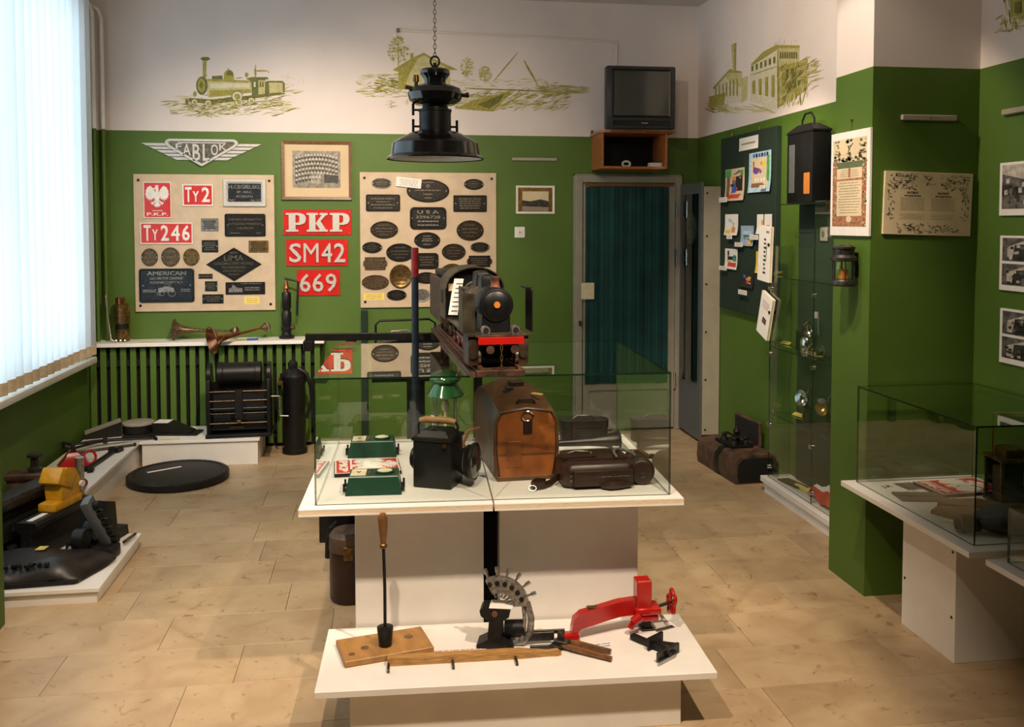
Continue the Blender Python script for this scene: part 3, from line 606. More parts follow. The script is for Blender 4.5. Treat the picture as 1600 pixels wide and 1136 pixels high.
# ------------------------------------------------------------------ wall paintings
class Mural:
    def __init__(s, fn, axis, sgn, seed): s.fn = fn; s.mb = MB(); s.k = 0; s.r = random.Random(seed); s.axis = axis; s.sgn = sgn
    def poly(s, m, pts, z=None):
        s.k += 1; h = -(.0004+.000004*s.k if z is None else z+.002); P = [s.fn(*p) for p in pts]
        s.mb.mt(m).add([(p.x, p.y+h, p.z) if s.axis == 'y' else (p.x+h, p.y, p.z) for p in P], [tuple(range(len(P)))])
    def ell(s, m, cx, cy, a, b, n=20, z=None): s.poly(m, [(cx+a*math.cos(2*PI*i/n), cy+b*math.sin(2*PI*i/n)) for i in range(n)], z)
    def line(s, m, x0, y0, x1, y1, w, z=None):
        L = math.hypot(x1-x0, y1-y0) or 1; nx, ny = -(y1-y0)/L*w/2, (x1-x0)/L*w/2
        s.poly(m, [(x0+nx*.4, y0+ny*.4), (x0+(x1-x0)*.3+nx, y0+(y1-y0)*.3+ny), (x1+nx*.3, y1+ny*.3), (x1-nx*.3, y1-ny*.3), (x0+(x1-x0)*.6-nx, y0+(y1-y0)*.6-ny), (x0-nx*.4, y0-ny*.4)], z)
    def scrib(s, mats, x0, y0, x1, y1, n, l, w, ang=0, sp=.3):
        for i in range(n):
            x, y = s.r.uniform(x0, x1), s.r.uniform(y0, y1); a = ang+s.r.uniform(-sp, sp); ll = l*s.r.uniform(.4, 1.2)
            s.line(s.r.choice(mats), x-ll/2*math.cos(a), y-ll/2*math.sin(a), x+ll/2*math.cos(a), y+ll/2*math.sin(a), w*s.r.uniform(.5, 1.3))
    def tree(s, cx, cy, a, b, n, mats=('mural_mid', 'mural_light', 'mural_dark')):
        for i in range(n):
            t = s.r.uniform(0, 2*PI); q = math.sqrt(s.r.random()); s.ell(s.r.choice(mats), cx+a*q*math.cos(t), cy+b*q*math.sin(t), s.r.uniform(.07, .19)*a, s.r.uniform(.04, .11)*b, 7)
        s.line('mural_mid', cx, cy+b*1.3, cx+s.r.uniform(-2, 2), cy-b*.5, a*.12)
    def done(s, name, label):
        n = len(s.mb.v); c = [sum(v[i] for v in s.mb.v)/n for i in range(3)]
        if s.axis == 'y': c[1] = YB
        s.mb.v = [(v[0]-c[0], v[1]-c[1], v[2]-c[2]) for v in s.mb.v]
        return tag(s.mb.build(name, None, None, c, smooth=0), label, 'mural')
ml = Mural(lambda x, y: WB(220+x/4, 40+y/4), 'y', 1, 1)
for a in ((170, 470, 460, 560, 40, 90), (300, 430, 900, 560, 90, 80), (480, 470, 960, 530, 50, 90), (800, 390, 1020, 430, 10, 80)): ml.scrib(['mural_light', 'mural_mid', 'mural_light', 'mural_dark'], *a[:5], a[5], 7, -.12, .25)
ml.scrib(['mural_pale', 'mural_light'], 820, 320, 1020, 380, 14, 50, 4, .1, .3); ml.scrib(['mural_light'], 230, 430, 330, 480, 14, 60, 6, .1, .1)
for m_, p in (('mural_mid', [(387, 222), (411, 222), (408, 330), (388, 330)]), ('mural_dark', [(372, 207), (385, 197), (420, 197), (435, 207), (418, 220), (388, 220)]),
              ('mural_light', [(400, 335), (540, 335), (690, 345), (690, 418), (560, 440), (420, 450)]), ('mural_pale', [(430, 362), (680, 362), (680, 385), (430, 392)]),
              ('mural_mid', [(430, 405), (690, 398), (690, 420), (430, 448)]), ('mural_mid', [(410, 333), (690, 345), (690, 356), (410, 348)]),
              ('mural_green', [(445, 316), (510, 312), (512, 336), (445, 336)]), ('mural_green', [(655, 332), (690, 322), (790, 322), (802, 334), (778, 338), (778, 432), (694, 436), (690, 348)]),
              ('mural_light', [(735, 342), (776, 342), (776, 428), (735, 430)]), ('mural_dark', [(742, 350), (752, 350), (752, 384), (742, 384)]), ('mural_dark', [(758, 350), (768, 350), (768, 384), (758, 384)]),
              ('mural_pale', [(706, 352), (718, 352), (718, 384), (706, 384)]), ('mural_green', [(776, 350), (800, 350), (806, 428), (776, 430)]), ('mural_light', [(800, 352), (886, 352), (894, 420), (804, 426)]), ('mural_dark', [(786, 346), (886, 346), (900, 360), (900, 420), (888, 420), (886, 358), (790, 356)]),
              ('mural_dark', [(300, 452), (440, 462), (900, 414), (902, 428), (440, 494), (300, 474)]), ('mural_mid', [(420, 300), (395, 330), (370, 330), (410, 322)])): ml.poly(m_, p)
ml.ell('mural_green', 382, 376, 36, 58); ml.ell('mural_mid', 380, 374, 24, 44); ml.ell('mural_dark', 378, 372, 10, 20)
ml.ell('mural_mid', 550, 310, 31, 34); ml.ell('mural_green', 556, 306, 20, 24); ml.poly('mural_mid', [(518, 312), (582, 312), (582, 344), (518, 340)]); ml.line('mural_dark', 548, 262, 548, 285, 5)
for x, y, r_ in ((602, 442, 36), (690, 470, 22), (612, 478, 26), (335, 478, 20), (420, 486, 22)):
    ml.ell('mural_dark', x, y, r_, r_*.95, 18, .0022); ml.ell('mural_pale', x+1, y, r_*.86, r_*.82, 18, .0025); ml.ell('mural_mid', x+2, y+2, r_*.55, r_*.5, 14, .0028)
ml.ell('mural_dark', 288, 476, 10, 18); ml.ell('mural_mid', 338, 428, 12, 18); ml.ell('mural_mid', 662, 308, 12, 15)
for a in ((716, 262, 716, 325, 16), (712, 282, 796, 284, 12), (796, 284, 800, 300, 6), (718, 244, 718, 270, 6), (920, 290, 920, 360, 4), (985, 340, 985, 375, 4), (1015, 330, 1018, 375, 4), (880, 420, 1010, 398, 6), (590, 330, 640, 325, 8)): ml.line('mural_mid' if a[0] < 850 else 'mural_pale', *a)
ml.scrib(['mural_dark', 'mural_mid'], 430, 455, 900, 500, 40, 40, 6, -.1, .6); ml.scrib(['mural_dark', 'mural_mid', 'mural_light'], 300, 500, 620, 570, 60, 50, 6, .0, .35)
ml.done('wall_painting', 'olive painted steam locomotive on the white wall above the winged emblem')
ml = Mural(lambda x, y: WB(560+x/4.21, 40+y/4.21), 'y', 1, 2)
ml.scrib(['mural_light', 'mural_pale', 'mural_mid'], 0, 320, 330, 470, 130, 70, 8, 0, .25); ml.scrib(['mural_mid', 'mural_dark'], 110, 345, 300, 440, 60, 60, 8, .15, .3)
ml.scrib(['mural_light', 'mural_pale'], 620, 350, 1250, 420, 70, 60, 5, .08, .2); ml.scrib(['mural_mid', 'mural_light', 'mural_mid'], 640, 420, 1380, 550, 220, 70, 7, -.25, .35)
ml.scrib(['mural_light', 'mural_mid'], 1180, 395, 1490, 450, 70, 90, 6, .06, .05)
ml.poly('mural_mid', [(225, 292), (345, 218), (430, 178), (500, 222), (655, 292), (500, 292), (430, 200), (262, 305)]); ml.poly('mural_light', [(262, 300), (430, 195), (600, 290), (605, 400), (265, 410)])
ml.poly('mural_mid', [(262, 296), (345, 235), (395, 210), (330, 330), (300, 420), (262, 420)]); ml.poly('mural_mid', [(340, 182), (362, 180), (362, 215), (342, 225)])
ml.poly('mural_mid', [(630, 545), (760, 490), (960, 440), (1010, 440), (940, 510), (890, 565), (800, 560)]); ml.poly('mural_dark', [(780, 520), (900, 470), (960, 450), (930, 500), (860, 545)])
ml.line('mural_mid', 885, 370, 1050, 175, 9); ml.line('mural_mid', 1090, 230, 1180, 395, 16); ml.line('mural_mid', 700, 410, 1490, 445, 9); ml.line('mural_dark', 730, 416, 1300, 434, 5); ml.line('mural_mid', 900, 560, 1120, 430, 10)
ml.tree(262, 165, 70, 90, 110, ('mural_mid', 'mural_light', 'mural_pale')); ml.tree(715, 275, 45, 60, 150, ('mural_mid', 'mural_light', 'mural_pale')); ml.tree(832, 320, 42, 50, 140, ('mural_mid', 'mural_light', 'mural_light')); ml.tree(1220, 395, 30, 30, 25); ml.tree(1290, 395, 26, 30, 22); ml.tree(215, 515, 40, 24, 24); ml.tree(320, 500, 26, 16, 12)
ml.done('wall_painting', 'olive painted country scene with cottage and track behind the hanging lamp')
def RW(px, py, d=0): return at(px, py, 'x', XR-d)
ml = Mural(lambda x, y: RW(1080+x/3.077, y/3.077), 'x', 1, 3)
ml.scrib(['mural_mid', 'mural_dark', 'mural_light'], 85, 460, 180, 540, 60, 50, 6, .3, .4); ml.scrib(['mural_light', 'mural_pale'], 150, 510, 400, 545, 40, 80, 5, .1, .1)
ml.poly('mural_pale', [(105, 430), (165, 368), (240, 350), (245, 490), (110, 505)]); ml.poly('mural_light', [(165, 368), (190, 340), (245, 345), (245, 420), (190, 400)]); ml.poly('mural_mid', [(105, 420), (185, 332), (248, 345), (235, 350), (180, 350), (110, 432)])
ml.poly('mural_light', [(192, 215), (218, 205), (216, 335), (200, 340)]); ml.poly('mural_mid', [(206, 210), (218, 205), (216, 335), (208, 335)])
ml.poly('mural_light', [(244, 375), (275, 365), (270, 480), (240, 495)]); ml.poly('mural_mid', [(85, 465), (165, 445), (160, 500), (90, 520)])
ml.poly('mural_pale', [(284, 318), (418, 250), (418, 520), (284, 490)]); ml.poly('mural_mid', [(284, 312), (345, 250), (408, 216), (522, 218), (522, 232), (420, 236), (300, 312)])
ml.poly('mural_light', [(418, 232), (520, 232), (520, 300), (418, 318)]); ml.poly('mural_mid', [(418, 320), (520, 296), (560, 270), (560, 430), (500, 470), (418, 520)]); ml.poly('mural_dark', [(455, 335), (540, 310), (535, 400), (455, 450)])
ml.line('mural_mid', 284, 362, 418, 318, 4, .0022); ml.line('mural_mid', 418, 240, 418, 520, 5, .0022)
for i in range(6): t = i/5; x = 292+t*105; ml.poly('mural_dark', [(x, 318-t*42), (x+9, 313-t*42), (x+9, 340-t*38), (x, 344-t*38)], .0024)
for i in range(4): x = 296+i*31; ml.poly('mural_mid', [(x, 390-i*9), (x+13, 387-i*9), (x+13, 452+i*5), (x, 450+i*5)], .0024)
for i in range(8): ml.poly('mural_dark', [(428+i*11, 250), (434+i*11, 250), (434+i*11, 280), (428+i*11, 282)], .0024)
for i in range(7): ml.poly('mural_mid', [(118+i*17, 415-i*6), (124+i*17, 413-i*6), (124+i*17, 470-i*2), (118+i*17, 472-i*2)], .0024)
ml.scrib(['mural_mid', 'mural_light', 'mural_dark'], 425, 320, 560, 500, 110, 50, 6, -1.2, .5); ml.scrib(['mural_mid', 'mural_light'], 530, 270, 625, 420, 50, 60, 6, -.3, .3); ml.scrib(['mural_light'], 400, 190, 520, 215, 10, 30, 3, -1.4, .2); ml.line('mural_mid', 285, 500, 410, 545, 5)
ml.done('wall_painting', 'olive painted station building with chimney on the right wall above the pin board')
ml = Mural(lambda x, y: at(1080+x/3.077, y/3.077, 'x', XN), 'x', 1, 4)
ml.scrib(['mural_mid', 'mural_light', 'mural_dark'], 1500, -60, 1720, 130, 110, 60, 9, 1.4, .3); ml.poly('mural_mid', [(1525, -60), (1720, -60), (1720, 110), (1540, 90)]); ml.scrib(['mural_light', 'mural_mid'], 1480, 80, 1700, 150, 30, 50, 8, -.4, .3)
for i in range(3): ml.poly('mural_dark', [(1560+i*55, 10), (1590+i*55, 5), (1590+i*55, 60), (1560+i*55, 66)], .0024)
ml.done('wall_painting', 'olive painted facade at the top right edge of the picture')
# ================================================================== HANGING LAMP
lp = thing('pendant_lamp', 'black enamel gas lamp hanging on a chain in the middle of the room', 'lamp', (.249, 4.2, 1.95))
sh_ = MB().lathe([(.222, .0), (.224, .006), (.212, .014), (.205, .020), (.198, .072), (.188, .080), (.120, .118), (.082, .130), (.078, .128), (.116, .114), (.184, .075), (.193, .070), (.200, .018), (.214, .004)], 48, c0=False, c1=False)
o = sh_.build('shade', 'black_enamel', lp)
MB().lathe([(.2135, .0035), (.1995, .0175), (.1925, .069), (.183, .074), (.115, .113), (.07, .126), (.0, .127)], 48, c0=False).build('white_lining', 'white_enamel', o)
MB().lathe([(.073, .128), (.073, .215), (.076, .218), (.076, .228), (.060, .232), (.056, .25)], 32).build('burner_housing', 'black_paint', lp)
MB().lathe([(.05, .246), (.09, .25), (.118, .268), (.127, .292), (.127, .300), (.122, .306), (.116, .322), (.085, .336), (.05, .342)], 36).build('fuel_tank', 'black_enamel', lp)
MB().lathe([(.05, .338), (.05, .362), (.062, .380), (.068, .388), (.068, .402), (.062, .410), (.03, .418), (.012, .42)], 32).build('cap', 'black_enamel', lp)
MB().cyl((0, 0, .415), (0, 0, .44), .008, n=10).build('bolt', 'black_iron', lp)
MB().tube([(.020*math.cos(t), 0, .446+.024*math.sin(t)) for t in [i*PI/9 for i in range(18)]], .0045, 8, True).build('ring', 'black_iron', lp)
v = MB().cyl((-.10, -.02, .318), (-.135, -.03, .325), .010, n=10).cyl((-.088, -.05, .325), (-.088, -.05, .345), .009, n=10).cyl((-.088, -.05, .345), (-.088, -.05, .375), .014, .012, 12)
v.build('valve', 'brass_old', lp)
MB().cyl((.118, 0, .295), (.155, 0, .297), .009, n=10).cyl((.142, 0, .297), (.155, 0, .297), .012, n=10).build('side_knob', 'black_iron', lp)
for z, x, l in ((.225, -.10, .05), (.150, -.10, .055), (.150, .10, .05)):
    sg = -1 if x < 0 else 1
    MB().cyl((sg*.07, 0, z), (x, 0, z), .005, n=8).cyl((x, 0, z-l*.5), (x, 0, z+l*.5), .006, n=8).sph((x, 0, z+l*.5), .007, 8).build('clamp', 'black_iron', lp)
z = .475; i = 0
while 1.95+z < ZC-.01:
    lk = [(.0065*math.cos(t), 0, .012*math.sin(t)) for t in [k*PI/6 for k in range(12)]]
    if i % 2: lk = [(0, p[0], p[2]) for p in lk]
    MB().tube(lk, .0018, 5, True).build('chain_link', 'dark_steel', lp, (0, 0, z)); z += .0195; i += 1
# ================================================================== TELEVISION AND SHELF
ts = thing('wall_cabinet', 'open orange wooden box shelf on the wall below the television', 'shelf', (1.905, YB, 2.07))
hw, d, h = .258, .33, .285
bx('side', 'orange_wood', ts, -hw, -hw+.018, -d, 0, 0, h-.018); bx('side', 'orange_wood', ts, hw-.018, hw, -d, 0, 0, h-.018)
MB().prism([(-hw+.018, 0), (hw-.018, 0), (hw-.018, -d), (hw-.09, -d+.035), (-.02, -d+.035), (-hw+.018, -d)], 0, .018).build('bottom', 'orange_wood', ts)
MB().prism([(-hw-.01, 0), (hw+.045, 0), (hw+.045, -d-.05), (hw-.02, -d-.02), (-hw+.06, -d-.05), (-hw-.01, -d)], h-.018, h).build('top', 'orange_wood', ts)
bx('back', 'black_gap', ts, -hw+.018, hw-.018, -.012, -.002, .018, h-.018)
bx('bracket', 'wood_frame', ts, -hw-.006, -hw+.006, -.03, 0, h-.01, h+.03)
tv = thing('television', 'black box television standing on the orange wall shelf', 'television', (1.915, 6.60, 2.356), R(-1))
w, h = .262, .462
MB().box(-w, w, -.03, .06, 0, h, .012).build('bezel', 'tv_plastic', tv)
L = lambda a, b, y, z0=.03: [(a, y, z0), (-a, y, z0), (-a, y, b), (a, y, b)]
MB().rings([L(w-.012, h-.012, .06), L(w-.05, h-.05, .20), L(w-.10, h-.12, .32, .05)]).build('rear_housing', 'tv_plastic', tv)
sc = []; nx, nz = 12, 8; x0, z0, ww, hh = -.208, .098, .416, .325
for j in range(nz+1):
    for i in range(nx+1): u, q = i/nx*2-1, j/nz*2-1; sc.append((u*ww/2, -.0335-.006*(2-u*u-q*q)/2, z0+hh/2+q*hh/2))
MB().add(sc, [(j*(nx+1)+i, j*(nx+1)+i+1, (j+1)*(nx+1)+i+1, (j+1)*(nx+1)+i) for j in range(nz) for i in range(nx)]).build('screen', 'tv_screen', tv, smooth=80)
fr = MB(); Q = lambda a, b, y: [(a, y, z0+hh/2+b), (-a, y, z0+hh/2+b), (-a, y, z0+hh/2-b), (a, y, z0+hh/2-b)]
fr.rings([Q(ww/2+.018, hh/2+.016, -.030), Q(ww/2+.012, hh/2+.010, -.037), Q(ww/2, hh/2, -.0325)], c0=False, c1=False).build('screen_surround', 'black_paint', tv, smooth=0)
bx('control_panel', 'black_paint', tv, -.22, .22, -.034, -.029, .022, .06, .003); bx('badge', 'steel', tv, .002, .05, -.0355, -.0335, .038, .045)
o = MB().tube([(.03*math.cos(t), 0, .012+.02*math.sin(t)+.01) for t in [i*PI/8 for i in range(16)]], .008, 8, True).build('cable_adapter', 'white_paint', None, (1.865, 6.80, 2.0885)); tag(o, 'small white ring of cable inside the orange wall shelf', 'cable')
o = MB().box(-.05, .05, -.03, .03, 0, .03, .003).build('small_box', 'paper', None, (2.09, 6.79, 2.0885)); tag(o, 'flat white box inside the right of the orange wall shelf', 'box'); bx('lid_seam', 'ink_soft', o, -.0505, .0505, -.0305, .0305, .018, .0195)
# ================================================================== CENTRAL TABLE, CASE, LOW STAND
TA = R(-2.5); TO = Vector((-.283, 3.10, 0)); TU = Vector((math.cos(TA), math.sin(TA), 0)); TV_ = Vector((-math.sin(TA), math.cos(TA), 0))
def T(u, v, z=0): return TO+TU*u+TV_*v+Vector((0, 0, z))
W = 1.335; DP = .98; ZT = .69; SP = .663
for i, (a, b, p0, p1, lb) in enumerate(((0, SP-.003, .175, .640, 'left half of the white plywood case table, left of the dark gap'), (SP+.003, W, .700, 1.215, 'right half of the white plywood case table, right of the dark gap'))):
    t = thing('display_table', lb, 'table', T(0, 0), TA, 'case table halves')
    MB().mt('white_board').box(a, b, 0, DP, ZT-.004, ZT).mt('plywood_edge').box(a+.0005, b-.0005, .0005, DP-.0005, ZT-.018, ZT-.004).mt('white_board').box(a, b, 0, DP, ZT-.024, ZT-.018).build('table_top', None, t)
    bx('pedestal', 'white_board', t, p0, p1, .185, .80, 0, ZT-.024, .002)
bx_ = MB().box(.641, .699, .30, .75, .0, ZT-.026).build('gap_shade_filler', 'black_gap', None, T(0, 0), TA); tag(bx_, 'black panel standing in for the shade between the white case table pedestals', 'panel')  # shade of the open gap, put in as an opaque black block
def pane(name, parent, x0, x1, y0, y1, z0, z1, thin, gm='glass'):
    m = MB().box(x0, x1, y0, y1, z0, z1); m.mats = [gm, 'glass_edge']
    ax = {'x': (4-1, 5), 'y': (2, 4), 'z': (0, 1)}[thin]     # faces order: bottom top front right back left
    big = {'z': (0, 1), 'y': (2, 4), 'x': (3, 5)}[thin]; m.m = [0 if i in big else 1 for i in range(6)]
    return m.build(name, None, parent, smooth=0)
gc = thing('glass_case', 'large clear glass case on the central white table', 'display case', T(0, 0), TA)
g0, g1, gv0, gv1, gz = .05, 1.298, .045, .93, 1.13; gt = .006
pane('front_pane', gc, g0, SP-.001, gv0, gv0+gt, ZT+.001, gz-gt, 'y'); pane('front_pane', gc, SP+.001, g1, gv0, gv0+gt, ZT+.001, gz-gt, 'y')
pane('back_pane', gc, g0, g1, gv1-gt, gv1, ZT+.001, gz-gt, 'y'); pane('side_pane', gc, g0, g0+gt, gv0+gt, gv1-gt, ZT+.001, gz-gt, 'x'); pane('side_pane', gc, g1-gt, g1, gv0+gt, gv1-gt, ZT+.001, gz-gt, 'x')
pane('top_pane', gc, g0, g1, gv0, gv1, gz-gt, gz, 'z')
# low stand in front
ls = thing('low_stand', 'low white plinth of rail tools in front of the glass case', 'plinth', (-.215, 2.823, 0), TA)
MB().mt('white_board').box(0, 1.29, 0, .445, .178, .20, .0015).build('top', None, ls); bx('base', 'white_board', ls, .105, 1.185, .055, .43, 0, .178, .0015)
ZS = .2003; ZT += .0006
# ------------------------------------------------------------------ tools on the low stand
o = thing('pine_board', 'knotty brown wooden board lying on the low white plinth', 'board', (.003, 3.080, ZS), R(12.5))
MB().box(-.152, .152, -.085, .085, 0, .022, .003).build('plank', 'wood_board', o)
for x, y, r_ in ((.09, .02, .016), (-.07, -.01, .014), (-.12, -.04, .012)): MB().cyl((x, y, .0215), (x, y, .0224), r_, n=14).build('knot', 'wood_handle', o)
st = thing('stamping_iron', 'long iron rod with turned wooden handle and black cup standing on the board', 'hand tool', (.01, 3.135, ZS+.0225), 0, rot=(0, R(-.8), 0)); st.location = (.006, 3.064, ZS+.0225)
MB().lathe([(.022, 0), (.0275, .058), (.0275, .064), (.02, .066), (.0, .066)], 24).build('cup', 'black_paint', st); MB().tube([(0, 0, .06), (.002, 0, .2), (0, 0, .355)], .0055, 8).build('rod', 'black_iron', st)
MB().lathe([(.008, .335), (.013, .340), (.013, .348), (.008, .353)], 16).build('ferrule', 'brass_old', st); MB().lathe([(.009, .351), (.011, .365), (.0165, .425), (.0165, .44), (.010, .455), (.0, .458)], 16).build('handle', 'wood_handle', st)
rl = thing('wooden_gauge', 'long wooden stick with three iron pegs at the front of the low plinth', 'gauge', (.012, 2.972, ZS), R(-1.5))
MB().rings([[(x, y, z) for y, z in ((-hw_, 0), (hw_, 0), (hw_, h_), (-hw_, h_))] for x, hw_, h_ in ((0, .015, .026), (.02, .015, .026), (.44, .015, .026), (.50, .011, .020), (.53, .008, .017), (.57, .010, .02), (.582, .004, .012))]).build('stick', 'wood_light', rl, smooth=30)
for x in (.004, .215, .425): MB().box(x-.004, x+.004, -.062, -.013, .002, .012, .001).build('peg', 'dark_steel', rl)
# fan shaped press on a rail section
fk = thing('rail_punch', 'fan of steel pins in an arched grey frame on a piece of rail', 'tool', (.385, 3.06, ZS), R(-14))
rail_sec = [(-.055, 0), (.055, 0), (.055, .012), (.022, .030), (.018, .09), (.042, .108), (.046, .125), (.038, .135), (-.038, .135), (-.046, .125), (-.042, .108), (-.018, .09), (-.022, .030), (-.055, .012)]
MB().prism([(p[0]*1.15, p[1]*1.05) for p in rail_sec], -.035, .035, 'y').build('rail_piece', 'black_iron', fk)
ca = []; ro, ri = .102, .050; cx, cz = .012, .138; a0, a1 = R(118), R(5); N = 16
for i in range(N+1): a = a0+(a1-a0)*i/N; ca.append((cx+ro*math.cos(a), cz+ro*math.sin(a)))
for i in range(N+1): a = a1+(a0-a1)*i/N; ca.append((cx+ri*math.cos(a), cz+ri*math.sin(a)))
def band(pts_o, pts_i, y0, y1):
    m = MB(); n = len(pts_o)
    m.rings([[(o_[0], y0, o_[1]), (i_[0], y0, i_[1]), (i_[0], y1, i_[1]), (o_[0], y1, o_[1])] for o_, i_ in zip(pts_o, pts_i)]); return m
band(ca[:N+1], list(reversed(ca[N+1:])), -.014, .014).build('fan_frame', 'relief_grey', fk)
for i in range(6):
    a = R(112)+(R(22)-R(112))*i/5; c_, s_ = math.cos(a), math.sin(a)
    MB().cyl((cx+.030*c_, 0, cz+.030*s_), (cx+.120*c_, 0, cz+.120*s_), .0045, n=8).cyl((cx+.120*c_, 0, cz+.120*s_), (cx+.136*c_, 0, cz+.136*s_), .007, n=10).build('pin', 'steel', fk)
    MB().cyl((cx+.084*c_, -.0135, cz+.084*s_), (cx+.084*c_, -.017, cz+.084*s_), .0085, n=12).build('bolt', 'black_iron', fk)
pts = [(.108, .155), (.122, .10), (.118, .05), (.095, .014), (.06, .010)]
MB().tube([(p[0], .0, p[1]) for p in pts], [.011, .012, .012, .010, .009], 8).tube([(.095, 0, .145), (.10, 0, .09), (.095, 0, .045), (.085, 0, .02)], .007, 8).build('side_handle', 'relief_grey', fk)
MB().cyl((0.0, -.036, .125), (0.0, -.043, .125), .011, n=6).build('nut', 'loco_rust', fk)
MB().box(-.02, .06, -.035, .035, .1425, .144).build('paper_slip', 'paper', fk)
MB().cyl((.03, .02, .05), (.10, .02, .055), .03, n=14).build('clamp_body', 'black_iron', fk)
# red rail clamp
rc = thing('red_rail_clamp', 'bright red rail clamp with curved arm and hand wheel on the low plinth', 'tool', (.905, 3.085, ZS), R(0)); rc.scale = (.90, .90, .84)
arm = [(-.285, -.035, .03), (-.275, -.03, .06), (-.245, -.02, .08), (-.16, .0, .092), (-.08, .02, .102), (0, .03, .104)]
MB().rings([[(p[0], p[1]-.02, p[2]-w_), (p[0], p[1]+.02, p[2]-w_), (p[0], p[1]+.02, p[2]+w_), (p[0], p[1]-.02, p[2]+w_)] for p, w_ in zip(arm, (.024, .034, .034, .032, .032, .032))]).build('arm', 'red_paint', rc, smooth=50)
bx('foot', 'red_paint', rc, -.315, -.255, -.06, -.015, 0.001, .035, .006)
bx('block', 'red_paint', rc, -.012, .048, -.005, .055, .095, .22, .004)
bx('jaw', 'red_paint', rc, -.02, .085, -.02, .07, .075, .105, .008); bx('jaw', 'red_paint', rc, -.015, .075, -.015, .065, .048, .072, .006)
MB().cyl((-.035, -.03, .06), (-.005, -.03, .085), .018, n=14).cyl((-.045, -.02, .03), (-.02, -.02, .07), .014, n=12).build('lug', 'red_paint', rc)
MB().cyl((.08, .03, .09), (.135, .03, .108), .007, n=10).build('screw', 'black_iron', rc)
wh = [(.14+.006*math.sin(t), .03+(.042+.008*math.cos(5*t))*math.cos(t), .108+(.042+.008*math.cos(5*t))*math.sin(t)) for t in [i*2*PI/40 for i in range(40)]]
MB().tube(wh, .0075, 8, True).build('hand_wheel', 'red_paint', rc)
for k in range(5): a = 2*PI*k/5; MB().cyl((.138, .03, .108), (.14, .03+.042*math.cos(a), .108+.042*math.sin(a)), .006, n=8).build('spoke', 'red_paint', rc)
MB().box(-.215, -.150, -.017, .012, .1205, .1225).build('brass_tag', 'brass_old', rc)
MB().box(.02, .05, .01, .05, 0, .05, .004).box(.01, .06, .0, .06, 0, .008, .002).build('iron_foot', 'black_iron', rc)
MB().cyl((-.25, -.03, .018), (-.33, -.03, .018), .009, n=10).build('spindle', 'cast_alloy', rc)
# dark iron gauge tongs
tg = thing('iron_tongs', 'rusty iron gauge with two long handles beside the red clamp foot', 'tool', (.605, 3.008, ZS), R(-34))
for y, l in ((-.018, .19), (.022, .17)): MB().tube([(-.02, y*.5, .014), (.05, y, .016), (l, y*1.2, .010)], [.008, .010, .009], 8).build('handle', 'wood_handle', tg)
bx('head', 'dark_steel', tg, -.03, .012, -.035, .05, .002, .018, .002); bx('upright', 'dark_steel', tg, -.012, .008, -.01, .01, .016, .055, .002)
MB().tr((0, 0, 0), rz=R(32)).box(-.12, -.02, .03, .038, .012, .042, .001).box(-.11, -.01, -.012, -.004, .006, .016, .001).tr((0, 0, 0), rz=R(32)).box(-.10, .02, .046, .054, .028, .042, .001).build('jaw_bar', 'dark_steel', tg)
bx('clasp', 'dark_steel', tg, -.02, .03, -.02, .012, .017, .03, .003)
# small dark gauge at the right
sg_ = thing('track_gauge', 'small black iron gauge with crossed bars at the right of the low plinth', 'tool', (.925, 2.945, ZS), R(35))
MB().box(-.012, .012, -.075, .11, .004, .020, .002).build('spine', 'black_iron', sg_); MB().box(-.075, .04, -.065, -.055, .0, .034, .001).build('cross_bar', 'dark_steel', sg_)
MB().box(-.03, .05, .01, .02, .0, .045, .002).build('bracket', 'black_iron', sg_); MB().tube([(.03, .015, .01), (.07, -.04, .008)], .007, 8).build('stub', 'black_iron', sg_)
MB().box(-.09, -.0, -.078, -.072, 0, .012).build('blade', 'steel', sg_); MB().cyl((-.03, -.068, .02), (-.03, -.08, .02), .008, n=10).build('knob', 'black_iron', sg_)
pl_ = thing('steel_plate', 'flat steel strip with a hole under the red hand wheel', 'strip', (1.01, 3.10, ZS), R(20)); m_ = MB().box(-.05, .03, -.01, .01, 0, .002); m_.build('strip', 'steel', pl_); MB().cyl((.022, 0, .002), (.022, 0, .0024), .004, n=10).build('hole', 'black_gap', pl_)
def card(name, x, y, z, w, h, rz, label, m='paper', ink='ink_soft', n=2, tilt=0):
    mb = MB().mt(m).box(-w/2, w/2, -h/2, h/2, 0, .001); rr = random.Random(int(x*1000)); mb.mt(ink)
    for i in range(n):
        yy = h/2-h*(i+.5)/n; x_ = -w*.45
        while x_ < w*.42: l = rr.uniform(.05, .14)*w; mb.flat([(x_, yy-h*.08/n*2), (x_+l*.8, yy-h*.08/n*2), (x_+l*.8, yy+h*.16/n), (x_, yy+h*.16/n)], .0014, 'z'); x_ += l
    return tag(mb.build(name, None, None, (x, y, z), 0, 0, (tilt, 0, rz)), label, 'label')
card('label_card', .255, 3.03, ZS, .185, .028, R(-1), 'white label strip between the board and the wooden stick', ink='ink_red')
card('label_card', .70, 2.995, ZS, .175, .032, R(8), 'white label strip below the red clamp arm', ink='crayon_blue')
